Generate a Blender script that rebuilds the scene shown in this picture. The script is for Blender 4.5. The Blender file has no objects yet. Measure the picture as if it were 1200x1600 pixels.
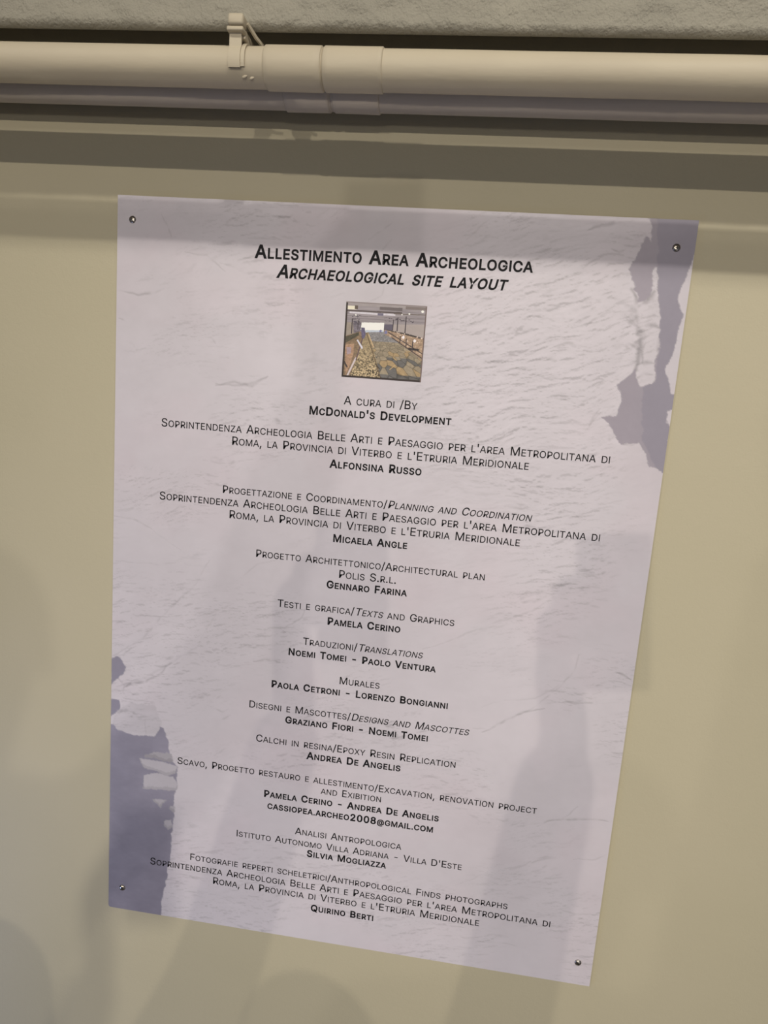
import bpy, bmesh, math, random
import numpy as np
from mathutils import Vector, Matrix, noise

sc = bpy.context.scene
C = sc.collection
random.seed(4)
rng = np.random.default_rng(11)

# ---------------------------------------------------------------- camera
CAMPOS = Vector((0.101702, -0.814140, 1.755943))
RIGHT = Vector((0.99015378, 0.1170063, 0.07684414))
DOWN = Vector((0.09327432, -0.14213244, -0.98544319))
FWD = Vector((-0.10438102, 0.98290788, -0.15164665))
cd = bpy.data.cameras.new('camera')
cam = bpy.data.objects.new('camera', cd)
C.objects.link(cam)
M = Matrix((( RIGHT.x, -DOWN.x, -FWD.x, CAMPOS.x),
            ( RIGHT.y, -DOWN.y, -FWD.y, CAMPOS.y),
            ( RIGHT.z, -DOWN.z, -FWD.z, CAMPOS.z), (0, 0, 0, 1)))
cam.matrix_world = M
cd.sensor_fit = 'VERTICAL'
cd.sensor_height = 24.0
cd.sensor_width = 18.0
cd.lens = 24.0 * 1004.967 / 1600.0
cd.clip_start = 0.004
sc.camera = cam

# ---------------------------------------------------------------- world, lamps, exposure
w = bpy.data.worlds.new('world')
sc.world = w
w.use_nodes = True
w.node_tree.nodes['Background'].inputs[0].default_value = (0.80, 0.84, 1.0, 1)
w.node_tree.nodes['Background'].inputs[1].default_value = 0.09
sc.view_settings.view_transform = 'Standard'
sc.view_settings.look = 'None'
sc.view_settings.gamma = 1
sc.view_settings.use_curve_mapping = False
sc.view_settings.exposure = 0.0

def lamp(name, loc, aim, power, size, col, spot=None):
    ld = bpy.data.lights.new(name, 'SPOT' if spot else 'POINT')
    ld.energy = power
    ld.color = col
    ld.shadow_soft_size = size
    if spot:
        ld.spot_size = math.radians(spot)
        ld.spot_blend = 1.0 if spot < 12 else 0.6
    o = bpy.data.objects.new(name, ld)
    o.location = loc
    o.rotation_euler = (Vector(aim) - Vector(loc)).to_track_quat('-Z', 'Y').to_euler()
    C.objects.link(o)
    return o
WARM = (1.0, 0.90, 0.74)
lamp('ceiling_lamp_left', (-1.00, -4.5, 3.10), (0, 0, 1.6), 128, 0.024, WARM, 60)
lamp('ceiling_lamp_middle', (0.50, -4.5, 3.10), (0, 0, 1.6), 112, 0.024, WARM, 60)
# row of spots high up in the hall
HALL = (1.0, 0.93, 0.80)
lamp('hall_lamp_high', (6.9, -16.0, 15.6), (0.3, 0, 1.75), 7800, 0.32, HALL, 6.5)
lamp('hall_lamp_right', (15.2, -16.0, 16.6), (0.45, 0, 1.85), 8600, 1.25, HALL, 4.8)
lamp('hall_lamp_left', (-12.8, -16.0, 16.8), (0.45, 0, 1.85), 13400, 1.25, HALL, 4.8)
lamp('low_lamp_behind', (0.40, -4.0, 1.36), (0, 0, 1.7), 50, 0.04, (1.0, 0.93, 0.84), 70)
lamp('low_lamp_left', (-1.75, -4.0, 1.84), (0, 0, 1.7), 38, 0.04, (1.0, 0.93, 0.82), 70)
lamp('added_low_fill', (1.5, -2.1, 0.35), (0, 0, 1.8), 12, 0.25, (1.0, 0.94, 0.92), 100)  # added fill from below, lifts the pipe undersides and their shadow bands
lamp('added_cool_fill', (-1.15, -0.75, 0.50), (-0.6, 0, 0.72), 13.0, 0.12, (0.45, 0.58, 1.0), 100)  # unseen cool source, added to tint the lower left wall bluish

# ---------------------------------------------------------------- helpers
def link(name, me, mats, parent=None):
    o = bpy.data.objects.new(name, me)
    C.objects.link(o)
    for m in (mats if isinstance(mats, (list, tuple)) else [mats]):
        me.materials.append(m)
    if parent: o.parent = parent
    return o
def tag(o, label=None, cat=None, group=None, kind=None):
    if label: o['label'] = label
    if cat: o['category'] = cat
    if group: o['group'] = group
    if kind: o['kind'] = kind
    return o
def empty(name, loc=(0, 0, 0)):
    o = bpy.data.objects.new(name, None)
    o.location = loc
    o.empty_display_size = 0.05
    C.objects.link(o)
    return o
def from_bm(name, bm, mats, parent=None, smooth=True, org=None):
    if org is not None: bmesh.ops.translate(bm, vec=-Vector(org), verts=bm.verts)
    me = bpy.data.meshes.new(name)
    bmesh.ops.recalc_face_normals(bm, faces=bm.faces)
    bm.to_mesh(me); bm.free()
    me.polygons.foreach_set('use_smooth', [smooth] * len(me.polygons))
    return link(name, me, mats, parent)
def box(bm, x0, x1, y0, y1, z0, z1, bevel=0, seg=2):
    r = bmesh.ops.create_cube(bm, size=1)
    for v in r['verts']:
        v.co = Vector(((x0 + x1) / 2 + v.co.x * (x1 - x0), (y0 + y1) / 2 + v.co.y * (y1 - y0), (z0 + z1) / 2 + v.co.z * (z1 - z0)))
    if bevel:
        es = list({e for v in r['verts'] for e in v.link_edges})
        bmesh.ops.bevel(bm, geom=es, offset=bevel, segments=seg, affect='EDGES', profile=0.5)
def node_mat(name, base, rough=0.6, spec=0.5, metal=0.0):
    m = bpy.data.materials.new(name)
    m.use_nodes = True
    b = m.node_tree.nodes['Principled BSDF']
    b.inputs['Base Color'].default_value = (*base, 1)
    b.inputs['Roughness'].default_value = rough
    b.inputs['Specular IOR Level'].default_value = spec
    b.inputs['Metallic'].default_value = metal
    return m, m.node_tree, b
def add_noise(nt, b, scale, detail, c1, c2, lo=0.3, hi=0.7, bump=None, stretch=None):
    tc = nt.nodes.new('ShaderNodeTexCoord')
    mp = nt.nodes.new('ShaderNodeMapping')
    if stretch: mp.inputs['Scale'].default_value = stretch
    nt.links.new(tc.outputs['Object'], mp.inputs[0])
    n = nt.nodes.new('ShaderNodeTexNoise')
    n.inputs['Scale'].default_value = scale
    n.inputs['Detail'].default_value = detail
    nt.links.new(mp.outputs[0], n.inputs[0])
    r = nt.nodes.new('ShaderNodeValToRGB')
    r.color_ramp.elements[0].position = lo; r.color_ramp.elements[0].color = (*c1, 1)
    r.color_ramp.elements[1].position = hi; r.color_ramp.elements[1].color = (*c2, 1)
    nt.links.new(n.outputs[0], r.inputs[0])
    nt.links.new(r.outputs[0], b.inputs['Base Color'])
    last = None
    for (sc_, st, dist) in (bump or []):
        nn = nt.nodes.new('ShaderNodeTexNoise')
        nn.inputs['Scale'].default_value = sc_
        nn.inputs['Detail'].default_value = 4
        nt.links.new(mp.outputs[0], nn.inputs[0])
        bp = nt.nodes.new('ShaderNodeBump')
        bp.inputs['Strength'].default_value = st
        bp.inputs['Distance'].default_value = dist
        nt.links.new(nn.outputs[0], bp.inputs['Height'])
        if last: nt.links.new(last.outputs[0], bp.inputs['Normal'])
        last = bp
    if last: nt.links.new(last.outputs[0], b.inputs['Normal'])

# ---------------------------------------------------------------- materials
m_wall, nt, b = node_mat('wall_paint', (0.5, 0.46, 0.33), 0.55, 0.35)
add_noise(nt, b, 3.0, 3, (0.470, 0.430, 0.312), (0.500, 0.455, 0.338), bump=[(420, 0.35, 0.0006), (130, 0.35, 0.0010), (9, 0.25, 0.004)])
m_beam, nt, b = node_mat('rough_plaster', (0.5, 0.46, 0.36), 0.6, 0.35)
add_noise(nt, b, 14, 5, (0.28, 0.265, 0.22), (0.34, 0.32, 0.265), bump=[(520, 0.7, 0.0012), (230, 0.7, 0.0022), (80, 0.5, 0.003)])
m_pipe, nt, b = node_mat('cream_pipe_paint', (0.7, 0.6, 0.43), 0.55, 0.5)
add_noise(nt, b, 30, 4, (0.49, 0.43, 0.33), (0.53, 0.47, 0.36), bump=[(260, 0.25, 0.0005), (60, 0.3, 0.0010)], stretch=(0.35, 1, 1))
m_pipe2, nt, b = node_mat('greyish_pipe_paint', (0.6, 0.55, 0.5), 0.5, 0.5)
add_noise(nt, b, 30, 4, (0.62, 0.55, 0.49), (0.66, 0.59, 0.52), bump=[(260, 0.25, 0.0005), (60, 0.3, 0.0010)], stretch=(0.35, 1, 1))
m_floor, nt, b = node_mat('floor_tile', (0.3, 0.28, 0.25), 0.5, 0.4)
add_noise(nt, b, 5, 4, (0.26, 0.24, 0.21), (0.34, 0.32, 0.28))
m_core, nt, b = node_mat('panel_core', (0.55, 0.54, 0.55), 0.5, 0.4)
add_noise(nt, b, 60, 3, (0.50, 0.49, 0.50), (0.58, 0.57, 0.58))
m_ink, nt, b = node_mat('black_ink', (0.012, 0.012, 0.014), 0.6, 0.12)
add_noise(nt, b, 400, 2, (0.010, 0.010, 0.012), (0.016, 0.015, 0.018))
m_steel, nt, b = node_mat('screw_steel', (0.5, 0.47, 0.43), 0.28, 0.5, 1.0)
add_noise(nt, b, 500, 2, (0.40, 0.37, 0.34), (0.55, 0.52, 0.48))
m_recess, nt, b = node_mat('screw_recess', (0.05, 0.04, 0.035), 0.5, 0.5, 0.6)
add_noise(nt, b, 500, 2, (0.04, 0.035, 0.03), (0.07, 0.06, 0.05))
def vcol_mat(name, attr, rough, spec):
    m, nt, b = node_mat(name, (1, 1, 1), rough, spec)
    a = nt.nodes.new('ShaderNodeVertexColor')
    a.layer_name = attr
    nt.links.new(a.outputs[0], b.inputs['Base Color'])
    return m
m_print = vcol_mat('printed_rock_picture', 'ink', 0.42, 0.35)
m_photo = vcol_mat('printed_inset_picture', 'ink', 0.42, 0.35)

# ---------------------------------------------------------------- structure
FLOOR = -0.20
bm = bmesh.new()
box(bm, -3.5, 3.5, 0.0, 0.12, FLOOR, 3.3)
wl = from_bm('wall_back', bm, m_wall, smooth=False)
tag(wl, 'smooth beige painted wall behind the printed panel', kind='structure')
bm = bmesh.new()
box(bm, -3.5, 3.5, -7.0, 0.12, FLOOR - 0.1, FLOOR)
fl = from_bm('floor', bm, m_floor, smooth=False)
tag(fl, 'plain greyish floor below the wall', kind='structure')

# low rough plastered beam above the pipes: rounded lower edge, lumpy trowelled face
def beam():
    xs = list(np.linspace(-3.5, -0.75, 24)[:-1]) + list(np.linspace(-0.75, 0.70, 480)) + list(np.linspace(0.70, 3.5, 24)[1:])
    yf, zb, r = -0.145, 2.1170, 0.008
    # recess behind the lip, added to keep the gap above the pipes dark
    prof = [(0.0, 2.20), (-0.03, 2.20), (-0.06, 2.20), (-0.09, 2.197), (-0.105, 2.190), (-0.115, 2.175), (-0.122, 2.155), (-0.127, 2.138), (-0.131, 2.125), (-0.134, 2.1185)]
    for i in range(13):
        a = math.radians(90 * i / 12)
        prof.append((yf + r - r * math.sin(a), zb + r - r * math.cos(a)))
    z0 = zb + r
    prof += [(yf, z0 + 0.003 * k) for k in range(1, 40)]
    prof += [(yf, z0 + 0.12 + d) for d in (0.01, 0.05, 0.2, 0.6, 1.05)]
    V = []
    for (y, z) in prof:
        for x in xs:
            p = Vector((x * 30, y * 40, z * 55))
            d = noise.fractal(p, 0.8, 2.0, 4) * 0.0016 + noise.noise(Vector((x * 5, y * 9, z * 9))) * 0.0030
            d += max(0, noise.noise(Vector((x * 95, y * 95, z * 95)))) * 0.0014
            k = 1 if (y < -0.130) else 0
            ny = -1 if z > zb + r + 0.006 else -0.5
            nz = 0 if z > zb + r else -0.25
            V.append((x, min(0.0, y + ny * d * k) if k else y, z + nz * d * k))
    n = len(xs)
    F = [(i * n + j, i * n + j + 1, (i + 1) * n + j + 1, (i + 1) * n + j) for i in range(len(prof) - 1) for j in range(n - 1)]
    # close the back and ends so that the beam is a solid body
    k = len(prof) - 1
    top = len(V); V += [(xs[0], 0, prof[-1][1]), (xs[-1], 0, prof[-1][1])]
    F.append((k * n, *[k * n + j for j in range(1, n)], top + 1, top))
    F.append((0, top, top + 1, n - 1) + tuple(range(n - 2, 0, -1)))
    F.append(tuple(i * n for i in range(len(prof))) + (top,))
    F.append(tuple(i * n + n - 1 for i in range(len(prof)))[::-1] + (top + 1,))
    me = bpy.data.meshes.new('ceiling')
    me.from_pydata(V, [], F)
    bm = bmesh.new(); bm.from_mesh(me); bmesh.ops.recalc_face_normals(bm, faces=bm.faces); bm.to_mesh(me); bm.free()
    me.polygons.foreach_set('use_smooth', [len(p.vertices) == 4 for p in me.polygons])
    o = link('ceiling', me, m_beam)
    tag(o, 'rough plastered overhanging ledge above the pipes', kind='structure')
beam()

# ---------------------------------------------------------------- pipes
def tube_bm(x0, x1, r, cy, cz, nseg=56, ends=0.0008, wob=0.0002, step=0.02, seed=0):
    bm = bmesh.new()
    xs = [x0, x0 + ends] + list(np.arange(x0 + step, x1 - step * 0.5, step)) + [x1 - ends, x1]
    rings = []
    for i, x in enumerate(xs):
        rr = r - (ends if i in (0, len(xs) - 1) else 0)
        ring = []
        for k in range(nseg):
            a = 2 * math.pi * k / nseg
            d = rr + wob * noise.noise(Vector((x * 14 + seed, math.cos(a) * 1.5, math.sin(a) * 1.5)))
            ring.append(bm.verts.new((x, cy + d * math.cos(a), cz + d * math.sin(a))))
        rings.append(ring)
    for a_, b_ in zip(rings, rings[1:]):
        for k in range(nseg):
            bm.faces.new((a_[k], a_[(k + 1) % nseg], b_[(k + 1) % nseg], b_[k]))
    bm.faces.new(rings[0]); bm.faces.new(rings[-1][::-1])
    return bm
P1Y, P1Z, P1R = -0.136, 2.085, 0.018
P2Y, P2Z, P2R = -0.033, 2.110, 0.018
def pipe(label, cy, cz, r, segs, sleeves, mat, seed):
    t = tag(empty('conduit_pipe', (0, cy, cz)), label, 'pipe')
    for i, (a, b_) in enumerate(segs):
        from_bm('tube', tube_bm(a, b_, r, 0, 0, seed=seed + i), mat, t)
    for i, (a, b_) in enumerate(sleeves):
        from_bm('coupling_sleeve', tube_bm(a, b_, r + 0.0014, 0, 0, ends=0.0009, step=0.006, wob=0.0004, seed=seed + 9 + i), mat, t)
    return t
pipe('cream painted round pipe in front, with a double sleeve joint and clip on it', P1Y, P1Z, P1R,
     [(-3.4, -0.0630), (-0.0630, 3.4)], [(-0.1210, -0.0640), (-0.0622, -0.0040)], m_pipe, 1)
pipe('shaded greyish pipe behind and just below the front cream pipe', P2Y, P2Z, P2R,
     [(-3.4, -0.0770), (-0.0770, 3.4)], [(-0.1310, -0.0790), (-0.0745, -0.0215)], m_pipe2, 40)

# two flakes of paint under the clip
fp = [o for o in C.objects if o.name == 'conduit_pipe'][0]
for i, (dx, dz, sx) in enumerate(((-0.1395, -0.0135, 0.0032), (-0.1325, -0.0143, 0.0026))):
    bm = bmesh.new(); bmesh.ops.create_icosphere(bm, subdivisions=2, radius=1)
    yy = -math.sqrt(P1R ** 2 - dz ** 2)
    for v in bm.verts:
        k = 1 + 0.3 * noise.noise(v.co * 2 + Vector((i * 5, 0, 0)))
        v.co = Vector((dx + v.co.x * sx * k, yy + v.co.y * 0.0011, dz + v.co.z * 0.0016 * k + v.co.x * 0.0008))
    from_bm('paint_flake', bm, m_pipe, fp)
# pipe clip: strap over the pipe front, screw block on top, stay and foot fixed under the ledge
def ribbon(bm, pts, x0, x1, th):
    n = len(pts); L = []; R = []
    for i, (y, z) in enumerate(pts):
        a = pts[max(i - 1, 0)]; b_ = pts[min(i + 1, n - 1)]
        t = Vector((b_[0] - a[0], b_[1] - a[1])).normalized()
        nx, nz = -t.y * th / 2, t.x * th / 2
        L.append([bm.verts.new((x, y + nx, z + nz)) for x in (x0, x1)])
        R.append([bm.verts.new((x, y - nx, z - nz)) for x in (x0, x1)])
    for i in range(n - 1):
        bm.faces.new((L[i][0], L[i][1], L[i + 1][1], L[i + 1][0]))
        bm.faces.new((R[i][1], R[i][0], R[i + 1][0], R[i + 1][1]))
        bm.faces.new((L[i][1], R[i][1], R[i + 1][1], L[i + 1][1]))
        bm.faces.new((R[i][0], L[i][0], L[i + 1][0], R[i + 1][0]))
    bm.faces.new((L[0][1], L[0][0], R[0][0], R[0][1]))
    bm.faces.new((L[-1][0], L[-1][1], R[-1][1], R[-1][0]))
def clip():
    t = tag(empty('pipe_clip', (-0.147, P1Y, P1Z)), 'small cream painted clip strapped over the front pipe, left of its joint', 'pipe clip')
    o = t.location.copy()
    def arc(r, a0, a1, n=12):
        return [(P1Y - r * math.cos(math.radians(a0 + (a1 - a0) * i / n)), P1Z + r * math.sin(math.radians(a0 + (a1 - a0) * i / n))) for i in range(n + 1)]
    bm = bmesh.new()
    ribbon(bm, arc(P1R + 0.0016, -25, 33) + [(-0.1527, 2.104), (-0.1533, 2.112)], -0.1545, -0.1425, 0.0022)
    from_bm('strap', bm, m_pipe, t, False, o)
    bm = bmesh.new()
    ribbon(bm, arc(P1R + 0.0010, -22, 80), -0.1425, -0.1385, 0.0014)
    from_bm('strap_flange', bm, m_pipe, t, False, o)
    bm = bmesh.new()
    box(bm, -0.1545, -0.1390, -0.1610, -0.1480, 2.1115, 2.1215, 0.0022)
    box(bm, -0.1560, -0.1395, -0.1590, -0.1490, 2.1070, 2.1110, 0.0012)
    from_bm('screw_block', bm, m_pipe, t, True, o)
    bm = bmesh.new()
    ribbon(bm, [(-0.150, 2.1175), (-0.138, 2.111), (-0.122, 2.1065)], -0.1395, -0.1375, 0.003)
    for v in bm.verts: v.co.x += (v.co.y + 0.150) * 0.45
    from_bm('diagonal_stay', bm, m_pipe, t, False, o)
    bm = bmesh.new()
    box(bm, -0.1540, -0.1400, -0.150, -0.112, 2.1040, 2.1125, 0.001)
    from_bm('clip_foot', bm, m_pipe, t, False, o)
clip()

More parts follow.
